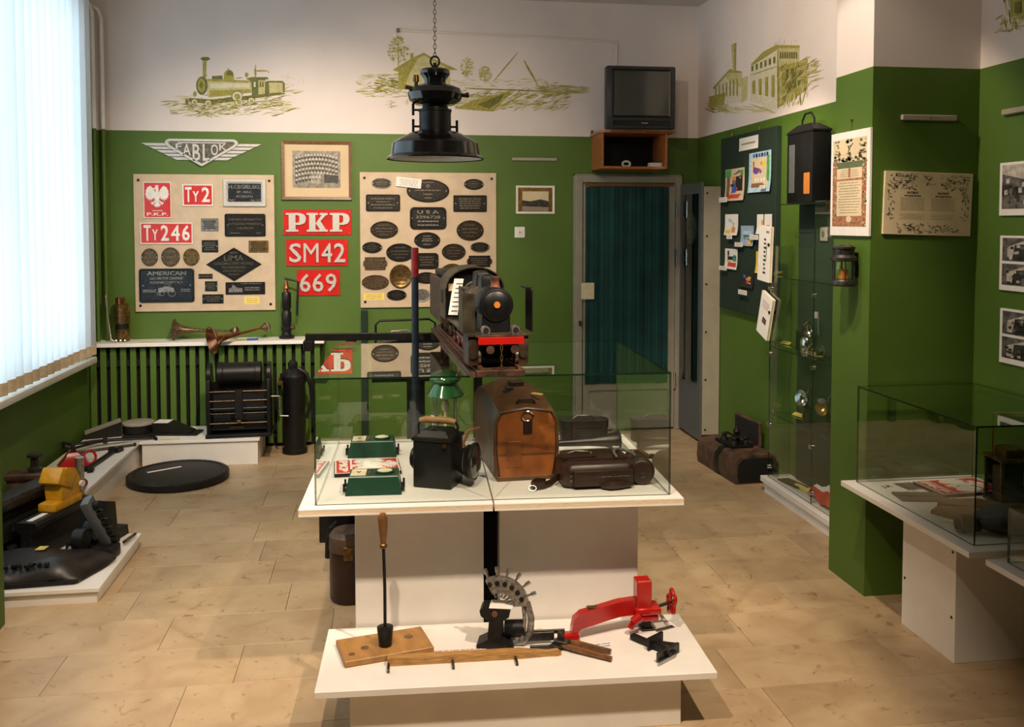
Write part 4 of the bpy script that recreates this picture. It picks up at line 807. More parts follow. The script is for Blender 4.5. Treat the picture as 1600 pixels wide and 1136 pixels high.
# ------------------------------------------------------------------ inside the glass case
def meter(x, y, rz, label, card_m):
    t = thing('green_instrument', label, 'instrument', (x, y, ZT), rz)
    Lx = lambda a, b, z: [(-a, -b, z), (a, -b, z), (a, b, z), (-a, b, z)]
    MB().rings([Lx(.100, .065, 0), Lx(.098, .063, .01), Lx(.088, .055, .062), Lx(.085, .052, .066)]).build('body', 'box_green', t, smooth=25)
    MB().mt(card_m).box(-.082, -.028, -.042, .042, .0655, .0672).build('scale_card', None, t); lt = MB(); text_flat(lt, 'Y', -.055, 0, .018, .02, .0673).build('lettering', 'ink', t, smooth=0)
    MB().lathe([(.034, .0655), (.036, .072), (.030, .074), (.028, .071), (.0, .070)], 28, (.038, 0, 0)).build('dial', 'box_green', t); MB().cyl((.038, 0, .0715), (.038, 0, .0725), .027, n=28).build('dial_face', 'ivory' if card_m == 'ivory' else 'box_green', t)
    for sx in (-1, 1):
        for yy in (-.03, .03): MB().cyl((sx*.095, yy, .012), (sx*.110, yy, .012), .007, n=10).cyl((sx*.106, yy, .006), (sx*.106, yy, .034), .004, n=8).build('terminal', 'black_iron', t)
    MB().cyl((-.014, -.02, .0655), (-.014, -.02, .073), .005, n=8).cyl((-.012, .02, .0655), (-.012, .02, .073), .005, n=8).build('button', 'steel', t)
meter(-.030, 3.295, TA, 'dark green instrument box with cream dial at the front left of the glass case', 'ivory')
meter(-.040, 3.82, TA, 'dark green instrument box with plain dial behind the eagle plate in the glass case', 'ivory')
def flat_eagle(x, y, z, w, h, t, rz, label):
    o = thing('eagle_plate', label, 'plate', (x, y, z), rz)
    bx('plate', 'black_paint', o, -w/2, w/2, -h/2, h/2, 0, t, .002); bx('rim', 'white_enamel', o, -w/2+.003, w/2-.003, -h/2+.003, h/2-.003, t-.001, t+.0006)
    bx('field', 'red_enamel', o, -w/2+.07, w/2-.009, -h/2+.009, h/2-.009, t, t+.0012); bx('name_field', 'red_enamel', o, -w/2+.009, -w/2+.062, -h/2+.009, h/2-.009, t, t+.0012)
    mb = MB(); eagle(mb.tr((.032, 0, t), rx=-PI/2, rz=PI/2), h*.46, 0, .004); mb.build('eagle', 'white_enamel', o)
    mb = MB().tr((-w/2+.036, 0, t+.0008), rz=-PI/2 if rz < 1 else PI/2); text_flat(mb, 'PKP', 0, 0, h*.8, .034, 0, .0015, .04).build('lettering', 'white_enamel', o, smooth=0); return o
flat_eagle(-.06, 3.585, ZT, .255, .20, .014, R(3), 'red eagle plate with letters PKP lying flat between the green instruments')
# signal hand lantern
ln = thing('hand_lantern', 'black square hand lantern with wooden grip inside the glass case', 'lantern', (.205, 3.345, ZT), R(-24)); ln.scale = (.9, .9, .93)
bx('body', 'black_paint', ln, -.082, .082, -.075, .075, 0, .185, .006); bx('lid', 'black_paint', ln, -.088, .088, -.081, .081, .185, .20, .005)
MB().rings([[(-a, -b, z), (a, -b, z), (a, b, z), (-a, b, z)] for a, b, z in ((.07, .065, .20), (.05, .045, .222), (.0499, .0449, .223))]).build('roof', 'black_paint', ln, smooth=0)
for sx in (-1, 1): MB().tube([(sx*.084, 0, .17), (sx*.086, 0, .235), (sx*.075, 0, .252)], .005, 8).build('handle_wire', 'black_iron', ln)
MB().tube([(-.078, 0, .252), (-.05, 0, .257), (.05, 0, .257), (.078, 0, .252)], [.011, .014, .014, .011], 12).build('grip', 'wood_pale', ln)
MB().tube([(-.07, -.03, .20), (0, -.045, .235), (.07, -.03, .20)], .004, 8).build('lid_handle', 'dark_steel', ln)
MB().lathe([(.035, .08), (.045, .095), (.072, .15), (.075, .152), (.075, .162), (.068, .164)], 28, (0, 0, .10), 'x', c1=False).build('lens_hood', 'black_paint', ln)
MB().lathe([(.068, .160), (.05, .172), (.0, .178)], 28, (0, 0, .10), 'x', c0=False).build('lens', 'glass', ln); MB().lathe([(.066, .128), (.03, .11), (0, .108)], 28, (0, 0, .10), 'x', c0=False).build('reflector', 'ivory', ln)
MB().cyl((-.08, 0, .10), (-.105, 0, .10), .045, n=24).cyl((-.105, 0, .10), (-.112, 0, .10), .038, n=24).build('side_cap', 'black_paint', ln)
MB().cyl((.06, -.08, .175), (.06, -.092, .175), .009, n=12).build('catch', 'copper', ln)
# green pressure lantern at the back of the case
gl = thing('pressure_lantern', 'green enamel glass storm lantern at the back of the glass case', 'lantern', (.268, 3.86, ZT)); gl.scale = (1, 1, .93)
MB().lathe([(.06, 0), (.072, .01), (.072, .06), (.058, .085), (.03, .10)], 28).build('tank', 'brass_old', gl); MB().lathe([(.05, .10), (.054, .11), (.054, .235), (.05, .25)], 28, c0=False, c1=False).build('glass_chimney', 'glass', gl)
MB().cyl((0, 0, .10), (0, 0, .235), .006, n=8).lathe([(.0, .17), (.014, .18), (.018, .20), (.012, .225), (0, .235)], 12).build('burner', 'ivory', gl)
for k in range(4): a = PI/4+k*PI/2; MB().cyl((.058*math.cos(a), .058*math.sin(a), .08), (.058*math.cos(a), .058*math.sin(a), .25), .003, n=6).build('guard_wire', 'steel', gl)
MB().lathe([(.078, .248), (.080, .254), (.072, .268), (.058, .29), (.050, .305), (.066, .318), (.069, .33), (.062, .348), (.045, .36), (.02, .368), (.0, .37)], 32).build('hood', 'lamp_green', gl)
MB().sph((-.055, -.045, .16), .014, 12).cyl((-.055, -.045, .08), (-.055, -.045, .15), .004, n=8).build('pump_knob', 'chrome', gl)
# tan leather bag
bg_ = thing('leather_bag', 'tall tan leather conductor bag with gabled top in the middle of the glass case', 'bag', (.536, 3.35, ZT), R(3))
sec = lambda w, h, y, dz=0: [(-w*.92, y, .0), (w*.92, y, .0), (w*1.04, y, h*.45), (w*1.02, y, h*.84), (w*.86, y, h*.97+dz*.25), (w*.2, y, h*1.02+dz), (-w*.2, y, h*1.02+dz), (-w*.86, y, h*.97+dz*.25), (-w*1.02, y, h*.84), (-w*1.04, y, h*.45)]
MB().rings([sec(.118, .27, 0), sec(.121, .275, .012), sec(.124, .285, .12, .02), sec(.124, .29, .28, .045), sec(.122, .285, .44, .02), sec(.118, .27, .52)]).build('body', 'leather_brown', bg_, smooth=40)
MB().rings([[(x*.93, -.008, .01+z*.95) for x, _, z in sec(.116, .262, 0)], [(x*.93, .002, .01+z*.95) for x, _, z in sec(.116, .262, 0)]]).build('end_panel', 'leather_tan', bg_)
MB().tube([(-.113, -.004, .012), (-.121, -.004, .12), (-.118, -.004, .225), (-.10, -.004, .260), (0, -.004, .272), (.10, -.004, .260), (.118, -.004, .225), (.121, -.004, .12), (.113, -.004, .012)], .006, 6).build('piping', 'leather_brown', bg_)
bx('base_band', 'leather_brown', bg_, -.112, .112, -.010, .004, 0, .018, .003); bx('seam', 'leather_brown', bg_, -.105, .105, -.010, -.006, .098, .102)
bx('pocket', 'leather_tan', bg_, -.075, -.02, -.0105, -.006, .05, .15, .002); bx('tab', 'leather_dark', bg_, -.012, .022, -.013, -.007, .175, .235, .003)
MB().tube([(.004+.022*math.cos(t), -.014, .245+.018*math.sin(t)) for t in [i*PI/8 for i in range(16)]], .0025, 6, True).build('ring', 'chrome', bg_)
MB().tube([(-.03, .03, .285), (-.02, .025, .300), (.03, .025, .300), (.04, .03, .285)], .006, 8).build('handle', 'leather_dark', bg_); bx('top_strap', 'leather_dark', bg_, -.03, .03, .18, .22, .305, .342, .004)
bx('lock', 'dark_steel', bg_, -.05, -.02, .14, .17, .30, .328, .003)
card('label_card', .59, 3.42, ZT+.312, .05, .018, R(-50), 'yellow paper label on top of the tan leather bag', 'yellow_label', n=1, tilt=R(8))
MB().tube([(-.122, .30, .14), (-.17, .33, .12), (-.19, .35, .06), (-.15, .38, .012), (-.12, .40, .01)], .006, 6).build('side_strap', 'leather_tan', bg_)
# dark box bag, horn, satchel, pouch, strap, pliers
db = thing('leather_case', 'small dark leather box with rounded left end behind the signal horn', 'case', (.885, 3.91, ZT), R(-3))
MB().prism(rrect(.105, .045, .03), 0, .085).build('body', 'leather_black', db); MB().prism(rrect(.108, .048, .031), .07, .10).build('lid', 'leather_black', db); MB().tube([(-.05, 0, .10), (-.03, 0, .115), (.03, 0, .115), (.05, 0, .10)], .004, 6).build('handle', 'leather_dark', db); bx('strap', 'leather_dark', db, -.06, -.045, -.051, -.046, .01, .10)
hn = thing('signal_horn', 'black signal horn lying behind the brown satchel', 'horn', (.86, 3.72, ZT+.022), R(4))
MB().lathe([(.010, -.16), (.014, -.12), (.018, 0), (.024, .07), (.036, .12), (.046, .133), (.044, .136), (.034, .125), (.02, .08)], 24, (0, 0, .022), 'x', c1=False).build('bell', 'leather_black', hn); MB().cyl((-.17, 0, .022), (-.155, 0, .022), .012, n=12).build('mouthpiece', 'brass_old', hn)
st2 = thing('leather_satchel', 'dark brown leather satchel lying flat at the front right of the case', 'bag', (.785, 3.30, ZT), R(1))
MB().rings([[(p[0], p[1], z) for p in rrect(w_, h_, .03)] for w_, h_, z in ((.125, .085, 0), (.137, .096, .015), (.14, .10, .05), (.135, .095, .082), (.12, .08, .092))]).build('body', 'leather_dark', st2, smooth=50)
MB().rings([[(p[0]+.0, p[1]+.01, z) for p in rrect(w_, h_, .03)] for w_, h_, z in ((.12, .075, .088), (.118, .073, .10), (.10, .06, .103))]).build('flap', 'leather_dark', st2, smooth=50)
MB().rings([[(x, -.10-b, z) for x, z in ((-.10, .012), (.12, .012), (.12, .066), (-.10, .066))] for b in (-.01, .012, .014)]).build('front_pocket', 'leather_dark', st2, smooth=30)
MB().rings([[(p[0]-.065, p[1]-.02, z) for p in rrect(.065, .035, .02)] for z in (.101, .108)]).build('patch', 'leather_dark', st2)
MB().tube([(-.10, .0, .108), (-.07, -.01, .118), (-.02, -.005, .112)], .005, 6).build('handle', 'leather_dark', st2); MB().sph((-.015, -.02, .112), .006, 8).build('stud', 'brass', st2)
for z in (.035, .052): MB().sph((-.11, -.108, z), .005, 8).build('rivet', 'brass', st2)
MB().tube([(.0, -.115, .01), (.03, -.13, .017), (.07, -.125, .016), (.12, -.115, .014)], [.006, .016, .014, .006], 8).build('strap_end', 'leather_dark', st2)
for i in range(6): MB().cyl((-.02+.022*i, -.113, .045), (-.008+.022*i, -.113, .047), .0012, n=5).build('stitch', 'relief_worn', st2)
pc = thing('leather_pouch', 'round dark leather pouch with buckled strap at the right end of the satchel', 'pouch', (.957, 3.27, ZT+.048), R(-8))
MB().lathe([(.0, -.06), (.040, -.058), (.046, -.052), (.046, .09), (.04, .098), (.0, .10)], 28, (0, 0, 0), 'y').build('body', 'leather_dark', pc); MB().lathe([(.047, -.04), (.049, -.038), (.049, -.02), (.047, -.018)], 28, (0, 0, 0), 'y').build('strap', 'leather_black', pc)
MB().tube([(.006, -.064, .0), (-.006, -.064, 0), (-.006, -.064, -.016), (.006, -.064, -.016)], .0016, 6, True).build('buckle', 'chrome', pc)
MB().rings([[(x-.008, y, z), (x+.008, y, z), (x+.008, y, z+.004), (x-.008, y, z+.004)] for x, y, z in ((-.05, .05, .03), (-.03, .05, .055), (0, .03, .062), (.025, .0, .050), (.036, -.02, .042), (.040, -.03, .06))]).build('loose_strap', 'leather_brown', pc)
sp_ = thing('leather_strap', 'coiled dark leather strap with metal ring in front of the tan bag', 'strap', (.60, 3.225, ZT), 0)
MB().rings([[(x, y, z), (x+.004, y+.003, z), (x+.004, y+.003, z+.026), (x, y, z+.026)] for x, y, z in ((.075, .06, .012), (.04, .045, .014), (.01, .015, .004), (-.02, -.01, .002), (-.055, -.02, .001), (-.065, .005, .002), (-.045, .03, .006), (-.01, .02, .006))]).build('band', 'leather_dark', sp_, smooth=50)
MB().tube([(-.065+.014*math.cos(t), -.028+.006*math.sin(t), .012+.008*math.sin(t)) for t in [i*PI/8 for i in range(16)]], .0014, 6, True).build('ring', 'steel', sp_)
pn = thing('ticket_punch', 'steel ticket punch pliers lying on the brown satchel', 'pliers', (.872, 3.285, ZT+.106), R(-8))
MB().tube([(0, .03, .01), (-.012, 0, .012), (-.016, -.03, .008), (-.010, -.06, .004)], [.006, .006, .005, .004], 8).build('handle', 'relief_grey', pn); MB().tube([(.0, .03, .01), (.025, .0, .012), (.05, -.02, .008), (.062, -.045, .004)], [.006, .006, .005, .004], 8).build('handle', 'relief_grey', pn); MB().box(-.018, .014, .02, .042, .0, .02, .004).build('jaws', 'steel', pn)
# ================================================================== MODEL LOCOMOTIVE (front towards the camera, local -y)
lo = thing('model_locomotive', 'large old model steam locomotive with red buffer beam on top of the glass case', 'model train', (.405, 3.075, 1.1315), R(2.6))
bx('base_board', 'loco_brown', lo, -.085, .085, 0, 1.38, 0, .022, .002)
for sx in (-1, 1): bx('rail', 'loco_rust', lo, sx*.066-.006, sx*.066+.006, .005, 1.37, .022, .032)
bx('frame', 'black_paint', lo, -.048, .048, .05, .62, .055, .10); bx('side_beam', 'loco_brown', lo, -.105, -.088, .0, 1.36, .0, .016)
def wheel(y, r, spokes, m='dark_red'):
    for sx in (-1, 1):
        w = MB().lathe([(r, -.005), (r, .005), (r*.86, .006), (r*.84, .0), (r*.86, -.005)], 24, (sx*.066, y, .032+r), 'x', c0=False, c1=False); o = w.build('wheel', 'steel', lo)
        s_ = MB().cyl((sx*.066-.005, y, .032+r), (sx*.066+.005, y, .032+r), r*.25, n=12)
        for k in range(spokes): a = 2*PI*k/spokes; s_.tube([(sx*.066, y, .032+r), (sx*.066, y+r*.88*math.cos(a), .032+r+r*.88*math.sin(a))], r*.07, 6)
        s_.build('spokes', 'red_paint', o)
for y, r in ((.08, .030), (.20, .030), (.32, .058), (.45, .058), (.58, .058), (.72, .032)): wheel(y, r, 8 if r < .05 else 10)
for sx in (-1, 1):
    bx('coupling_rod', 'steel', lo, sx*.077-.003, sx*.077+.003, .30, .60, .082, .092); MB().cyl((sx*.080, .16, .075), (sx*.080, .40, .085), .004, n=8).build('piston_rod', 'steel', lo)
    bx('cylinder_block', 'loco_brown', lo, sx*.088-.020, sx*.088+.020, .05, .17, .030, .135, .008); MB().cyl((sx*.09, .045, .07), (sx*.09, .05, .07), .015, n=16).build('cylinder_cover', 'loco_olive', lo)
bx('running_board', 'loco_olive', lo, -.112, .112, .04, .76, .134, .142, .001)
bb = bx('buffer_beam', 'red_paint', lo, -.079, .079, -.008, .010, .112, .137, .001); bx('front_plate', 'loco_brown', lo, -.085, .085, .0, .06, .137, .143, .001)
for sx in (-1, 1):
    MB().cyl((sx*.042, -.008, .098), (sx*.042, -.03, .098), .006, n=10).cyl((sx*.042, -.03, .098), (sx*.042, -.034, .098), .014, n=16).build('buffer', 'loco_brown', lo)
    o = MB().cyl((sx*.052, .0, .160), (sx*.052, .03, .160), .015, n=18).box(sx*.052-.013, sx*.052+.013, .002, .03, .138, .155, .002).build('headlamp', 'relief_grey', lo); MB().cyl((sx*.052, -.0015, .160), (sx*.052, .0, .160), .010, n=16).build('lamp_glass', 'black_gap', o)
for i in range(5):
    lk = [(.004*math.cos(t), -.012, .011*math.sin(t)) for t in [k*PI/6 for k in range(12)]]
    if i % 2: lk = [(0, -.012+p[0], p[2]) for p in lk]
    MB().tube(lk, .0016, 5, True).build('chain_link', 'brass', lo, (0, 0, .102-i*.0175))
BZ = .238
MB().lathe([(.052, -.002), (.058, .0), (.062, .008), (.062, .135), (.058, .14)], 36, (0, .09, BZ), 'y').build('smokebox', 'black_paint', lo)
MB().lathe([(.0, -.012), (.025, -.010), (.045, -.004), (.052, .0)], 36, (0, .09, BZ), 'y', c1=False).build('smokebox_door', 'black_paint', lo); MB().cyl((0, .082, BZ+.002), (0, .074, BZ+.002), .0125, .011, 18).build('door_knob', 'amber', lo)
bx('saddle', 'black_paint', lo, -.05, .05, .095, .22, .142, BZ, .003)
MB().lathe([(.054, .22), (.054, .62)], 32, (0, 0, BZ), 'y').build('boiler', 'loco_olive', lo)
for y in (.23, .34, .46, .57): MB().lathe([(.0545, y), (.0562, y+.001), (.0562, y+.009), (.0545, y+.01)], 32, (0, 0, BZ), 'y').build('boiler_band', 'loco_rust' if y < .4 else 'loco_olive', lo)
MB().lathe([(.020, .058), (.016, .066), (.0155, .088), (.018, .094), (.018, .098), (.013, .098)], 20, (.005, .15, BZ)).build('chimney', 'loco_rust', lo)
MB().rings([[(p[0]*a, .30+p[1]*a*1.4, z) for p in rrect(.03, .03, .012)] for a, z in ((1, BZ+.045), (1, BZ+.08), (.92, BZ+.092), (.5, BZ+.098))]).build('dome', 'black_paint', lo); MB().rings([[(p[0]*a, .44+p[1]*a*1.6, z) for p in rrect(.03, .03, .012)] for a, z in ((1, BZ+.045), (1, BZ+.085), (.92, BZ+.098), (.5, BZ+.104))]).build('sand_box', 'black_paint', lo)
for sx in (-1, 1):
    P = [(.06, .145), (.17, .145), (.17, .30), (.15, .305), (.06, .29)]
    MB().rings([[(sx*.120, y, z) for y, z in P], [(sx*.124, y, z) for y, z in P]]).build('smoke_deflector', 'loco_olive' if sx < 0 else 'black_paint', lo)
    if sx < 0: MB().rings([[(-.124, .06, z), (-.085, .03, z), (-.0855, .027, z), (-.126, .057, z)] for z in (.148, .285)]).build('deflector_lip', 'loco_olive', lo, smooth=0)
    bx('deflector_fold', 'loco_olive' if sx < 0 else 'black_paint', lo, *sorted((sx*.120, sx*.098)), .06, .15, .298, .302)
ro_, ri_ = [], []
for i in range(13): a = PI*i/12; ro_.append((.122*math.cos(a), .262+.088*math.sin(a))); ri_.append((.117*math.cos(a), .262+.083*math.sin(a)))
def arch(po, pi_, y0, y1): return MB().rings([[(o[0], y0, o[1]), (i[0], y0, i[1]), (i[0], y1, i[1]), (o[0], y1, o[1])] for o, i in zip(po, pi_)])
arch(ro_, ri_, .60, .82).build('cab_roof', 'loco_olive', lo)
for sx in (-1, 1):
    bx('cab_side', 'loco_olive', lo, *sorted((sx*.122, sx*.117)), .62, .80, .135, .262); bx('cab_window', 'black_gap', lo, *sorted((sx*.1235, sx*.1155)), .67, .75, .195, .25)
MB().prism([(.117*math.cos(PI*i/12), .262+.083*math.sin(PI*i/12)) for i in range(13)]+[(-.117, .142), (.117, .142)], .635, .640, 'y').build('cab_front', 'black_paint', lo); bx('window', 'ivory', lo, -.105, -.085, .632, .6345, .25, .28)
bx('tender_tank', 'loco_brown', lo, -.115, .115, .86, 1.30, .09, .285, .004); bx('tender_frame', 'black_paint', lo, -.06, .06, .84, 1.32, .06, .09)
bx('coal', 'black_iron', lo, -.10, .10, .90, 1.22, .285, .315, .02)
for y in (.90, 1.06, 1.22): wheel(y, .032, 6)
o = MB().mt('paper').rings([[(-.115+a*.032, .56-.0*b, z), (-.080+a*.032, .54, z), (-.080+a*.032, .541, z), (-.115+a*.032, .561, z)] for a, b, z in ((0, 0, .16), (.4, 0, .24), (.8, 0, .305))]).build('paper_label', None, lo, smooth=0)
lt = MB().mt('ink')
for i in range(7): z = .175+i*.018; x = -.108+(z-.16)*.2; lt.add([(x, .552, z), (x+.024, .538, z+.001), (x+.024, .538, z+.004), (x, .552, z+.003)], [(0, 1, 2, 3)])
lt.build('print', None, o, smooth=0)
for sx in (-1, 1): MB().tube([(sx*.06, .21, BZ+.01), (sx*.062, .40, BZ+.012), (sx*.06, .61, BZ+.01)], .0022, 6).build('handrail', 'brass_old', lo)
# iron trestle behind the case that carries the tail of the locomotive
tr = thing('iron_trestle', 'black iron beam on posts behind the glass case, under the locomotive tail', 'stand', (0, 4.36, 0))
MB().tube([(-.36, .06, 1.114), (.50, -.01, 1.114)], .001, 4).build('wire', 'black_iron', tr)
MB().rings([[(x, y-.022, 1.098), (x, y+.022, 1.098), (x, y+.022, 1.130), (x, y-.022, 1.130)] for x, y in ((-.36, .06), (.50, -.01))]).build('beam', 'black_iron', tr, smooth=0)
for x, y in ((.165, .03), (.46, -.005)): bx('post', 'black_paint', tr, x-.02, x+.02, y-.02, y+.02, .02, 1.098)
for x, y in ((.165, .03), (.46, -.005)): bx('foot', 'black_paint', tr, x-.05, x+.05, y-.06, y+.08, 0, .02, .004)
bx('end_block', 'black_iron', tr, -.37, -.32, .02, .10, 1.05, 1.098, .004); MB().cyl((-.17, .04, 1.068), (-.12, .04, 1.068), .030, n=16).build('roller', 'loco_rust', tr)
tb = thing('tool_frame', 'black wire bail frame with a steel bar resting behind the signal pole', 'frame', (.14, 4.62, 0))
MB().tube([(-.17, 0, 0.9), (-.17, 0, 1.145), (-.15, 0, 1.165), (.10, 0, 1.17), (.13, 0, 1.15), (.13, 0, 0.9)], .006, 8).build('bail', 'black_iron', tb)
MB().prism([(-.19, .86), (.20, .86), (.20, 1.06), (.06, 1.09), (-.19, 1.05)], -.05, .05, 'y').build('box', 'black_paint', tb); MB().tube([(-.11, -.04, 1.07), (-.09, -.04, 1.115), (-.01, -.04, 1.12), (.02, -.04, 1.09)], .006, 8).build('bar', 'relief_grey', tb)
for x in (.0, .06): bx('leg', 'black_paint', tb, x-.015, x+.015, -.03, .03, 0, .86)
# signal pole
po = thing('signal_pole', 'upright dark blue pole with a red top behind the glass case', 'pole', (.155, 4.24, 0))
zt = at(663, 387, 'y', 4.24).z
MB().cyl((0, 0, .03), (0, 0, zt-.135), .0165, n=16).build('shaft', 'navy_paint', po); MB().cyl((0, 0, zt-.135), (0, 0, zt), .0172, n=16).build('red_top', 'dark_red', po); MB().cyl((0, 0, 0), (0, 0, .03), .05, .045, 24).build('foot', 'black_iron', po)
# things standing under the table on the left
ut = thing('field_telephone', 'black box with a curved horn handle beside the white table pedestal', 'telephone', (at(530, 830, 'y', 4.18).x-.03, 4.16, 0), R(-4))
bx('stand', 'black_paint', ut, .06, .15, .02, .12, 0, .20); bx('box', 'black_paint', ut, -.06, .15, .0, .15, .20, .345, .006); MB().tube([(.02, -.012, .30), (.0, -.04, .28), (-.012, -.045, .22), (-.012, -.04, .15)], [.010, .014, .015, .018], 10).build('handle', 'black_iron', ut)
bc = thing('leather_tube', 'brown leather covered cylinder on the floor under the glass case table', 'container', (-.148, 4.01, .0))
MB().lathe([(.075, 0), (.085, .015), (.085, .21), (.08, .225)], 28).build('body', 'leather_dark', bc); MB().lathe([(.087, .225), (.087, .29), (.07, .31), (.0, .315)], 28).build('cap', 'wood_chest', bc); bx('buckle', 'brass_old', bc, -.02, .02, -.092, -.085, .20, .26, .002)
# ================================================================== RIGHT WALL
gk = thing('clock_cabinet', 'tall narrow grey metal wall cabinet with a clock dial behind dark glass', 'cabinet', (2.362, 6.51, 0))
bx('shell', 'grey_metal', gk, .02, .155, .0, .50, .06, 1.93, .003); bx('plinth', 'black_gap', gk, .03, .155, .01, .49, 0, .06)
dr = MB().box(0, .02, 0, .055, .02, 1.96).box(0, .02, .445, .50, .02, 1.96).box(0, .02, .055, .445, 1.88, 1.96).box(0, .02, .055, .445, .02, .42).build('door', 'slate_grey', gk); bx('door_pane', 'glass_dark', dr, .002, .006, .055, .445, .42, 1.88); bx('backing', 'black_gap', dr, .0192, .0198, .055, .445, .42, 1.88)
cl = MB().cyl((.0195, .25, 1.62), (.0125, .25, 1.62), .125, n=36).build('dial', 'ivory', gk); MB().tube([(.012, .25+.125*math.cos(t), 1.62+.125*math.sin(t)) for t in [i*PI/18 for i in range(36)]], .006, 6, True).build('dial_rim', 'slate_grey', cl)
hd = MB().box(.0105, .0115, .245, .255, 1.62, 1.71).box(.0105, .0115, .25, .31, 1.615, 1.625)
hd.build('hands', 'ink', cl)
tk = MB()
for k in range(12): a = k*PI/6; tk.tube([(.0113, .25+.10*math.cos(a), 1.62+.10*math.sin(a)), (.0113, .25+.118*math.cos(a), 1.62+.118*math.sin(a))], .003, 4)
tk.build('hour_marks', 'ink', cl)
for z in (.10, .48, .84, 1.20, 1.56, 1.88): MB().cyl((.045, 0, z), (.045, -.003, z), .008, n=10).build('screw', 'black_iron', gk)
# pin board: local x runs towards the camera, front looks to -x
def RWo(name, label, cat, px0, py0, d, t_): ...
pb = thing('pin_board', 'dark green felt pin board of children drawings on the right wall', 'pin board', (XR-.001, 5.965, 1.655), R(-90))
bx('panel', 'dark_green_felt', pb, -.475, .475, -.035, 0, -.62, .62, .003)
for x in (-.30, .18): MB().cyl((x, -.02, .62), (x, -.02, .645), .006, n=8).build('hook', 'brass_old', pb)
def ZR(x, y): return 1100+x/3.245, 180+y/3.245
def sheet(x0, y0, x1, y1, label, paperm, shapes, tagc=None, d=.037, name='drawing', cat='drawing', curl=.010):
    a, b = RW(*ZR(x0, y0), d), RW(*ZR(x1, y1), d); cy, cz, hw, hh = (a.y+b.y)/2, (a.z+b.z)/2, abs(a.y-b.y)/2, abs(a.z-b.z)/2
    o = thing(name, label, cat, (XR-d, cy, cz), R(-90), 'drawings on the pin board')
    n = 6; f = lambda x, z: -.0012-curl*max(0, (x/hw))**2*.7-curl*max(0, -z/hh)**2
    vs = [(-hw+2*hw*i/n, f(-hw+2*hw*i/n, -hh+2*hh*j/n), -hh+2*hh*j/n) for j in range(n+1) for i in range(n+1)]
    MB().add(vs, [(j*(n+1)+i, j*(n+1)+i+1, (j+1)*(n+1)+i+1, (j+1)*(n+1)+i) for j in range(n) for i in range(n)]).build('paper', paperm, o, smooth=80)
    mb = MB()
    for k, (m, P) in enumerate(shapes):
        if len(P) == 4 and not isinstance(P[0], tuple): P = [(P[0], P[1]), (P[2], P[1]), (P[2], P[3]), (P[0], P[3])]
        # subdivide so that the print follows the curled sheet
        Q = []
        for i in range(len(P)):
            p, q = P[i], P[(i+1) % len(P)]; Q += [(p[0]+(q[0]-p[0])*t, p[1]+(q[1]-p[1])*t) for t in (0, .5)]
        cx, cz_ = sum(p[0] for p in Q)/len(Q), sum(p[1] for p in Q)/len(Q)
        V = [(p[0]*hw, f(p[0]*hw, p[1]*hh)-.0012-.0002*k, p[1]*hh) for p in Q]+[(cx*hw, f(cx*hw, cz_*hh)-.0014-.0002*k, cz_*hh)]
        mb.mt(m).add(V, [(i, (i+1) % len(Q), len(Q)) for i in range(len(Q))])
    if shapes: mb.build('picture', None, o, smooth=0)
    if tagc:
        a2, b2 = RW(*ZR(tagc[0], tagc[1]), d), RW(*ZR(tagc[2], tagc[3]), d); x0_, x1_, z0_, z1_ = cy-a2.y, cy-b2.y, b2.z-cz, a2.z-cz
        t = MB().mt('paper').box(x0_, x1_, -.020-curl, -.019-curl, z0_, z1_); lines(t.mt('ink_soft'), (x0_+x1_)/2, (z0_+z1_)/2, (x1_-x0_)*.8, (z1_-z0_)*.7, 2, -.0206-curl, 1, .3); t.build('name_tag', None, o, smooth=0)
    return o
rD = random.Random(12)
def blobs(n, cols, s=.22): return [(rD.choice(cols), (lambda x, y, w, h: (x, y, x+w, y+h))(rD.uniform(-.85, .6), rD.uniform(-.85, .6), rD.uniform(.08, s), rD.uniform(.08, s))) for _ in range(n)]
sheet(180, 120, 277, 165, 'white title strip pinned at the top of the green pin board', 'paper', [('ink_soft', (-.75, -.12, .7, .12))], curl=.002, name='title_strip', cat='label')
sheet(110, 278, 210, 430, 'colourful drawing of a figure with tree at the upper left of the pin board', 'paper_cream', [('crayon_brown', [(-.85, -.8), (-.55, -.8), (-.5, .8), (-.8, .9)]), ('crayon_green', (-.95, .5, -.4, .95)), ('crayon_blue', (-.3, -.5, .1, .25)), ('crayon_orange', (-.25, .25, .05, .5)), ('crayon_black', (.1, -.4, .8, .5)), ('crayon_red', (-.6, -.85, .5, -.6)), ('crayon_green', (.5, .5, .85, .85)), ('photo_mid', [(-.2, .6), (.5, .9), (.4, .7)])]+blobs(14, ['crayon_orange', 'crayon_green', 'crayon_black', 'crayon_brown', 'crayon_red'], .2), (96, 418, 136, 440))
sheet(230, 195, 345, 385, 'large drawing of a purple locomotive at the upper right of the pin board', 'crayon_sky', [('paper_cream', (-.75, -.65, .8, .7)), ('crayon_purple', [(-.65, -.5), (.5, -.5), (.55, .1), (.0, .15), (-.6, .3)]), ('crayon_red', (-.2, -.1, .15, .1)), ('crayon_blue', (-.5, -.3, -.15, .05)), ('crayon_blue', (.0, -.3, .3, .05)), ('crayon_brown', (-.7, -.75, .45, -.55)), ('crayon_green', (.6, -.5, .85, .75)), ('crayon_brown', (-.6, .3, -.5, .55)), ('crayon_yellow', (.2, .3, .5, .5)), ('crayon_orange', (.05, .35, .2, .5))]+[('crayon_black' if i % 2 else 'crayon_blue', (-.6+i*.24, .75, -.45+i*.24, .92)) for i in range(6)]+[('paper', (-.4+.25*i, -.48, -.25+.25*i, -.3)) for i in range(4)], (303, 356, 330, 372))
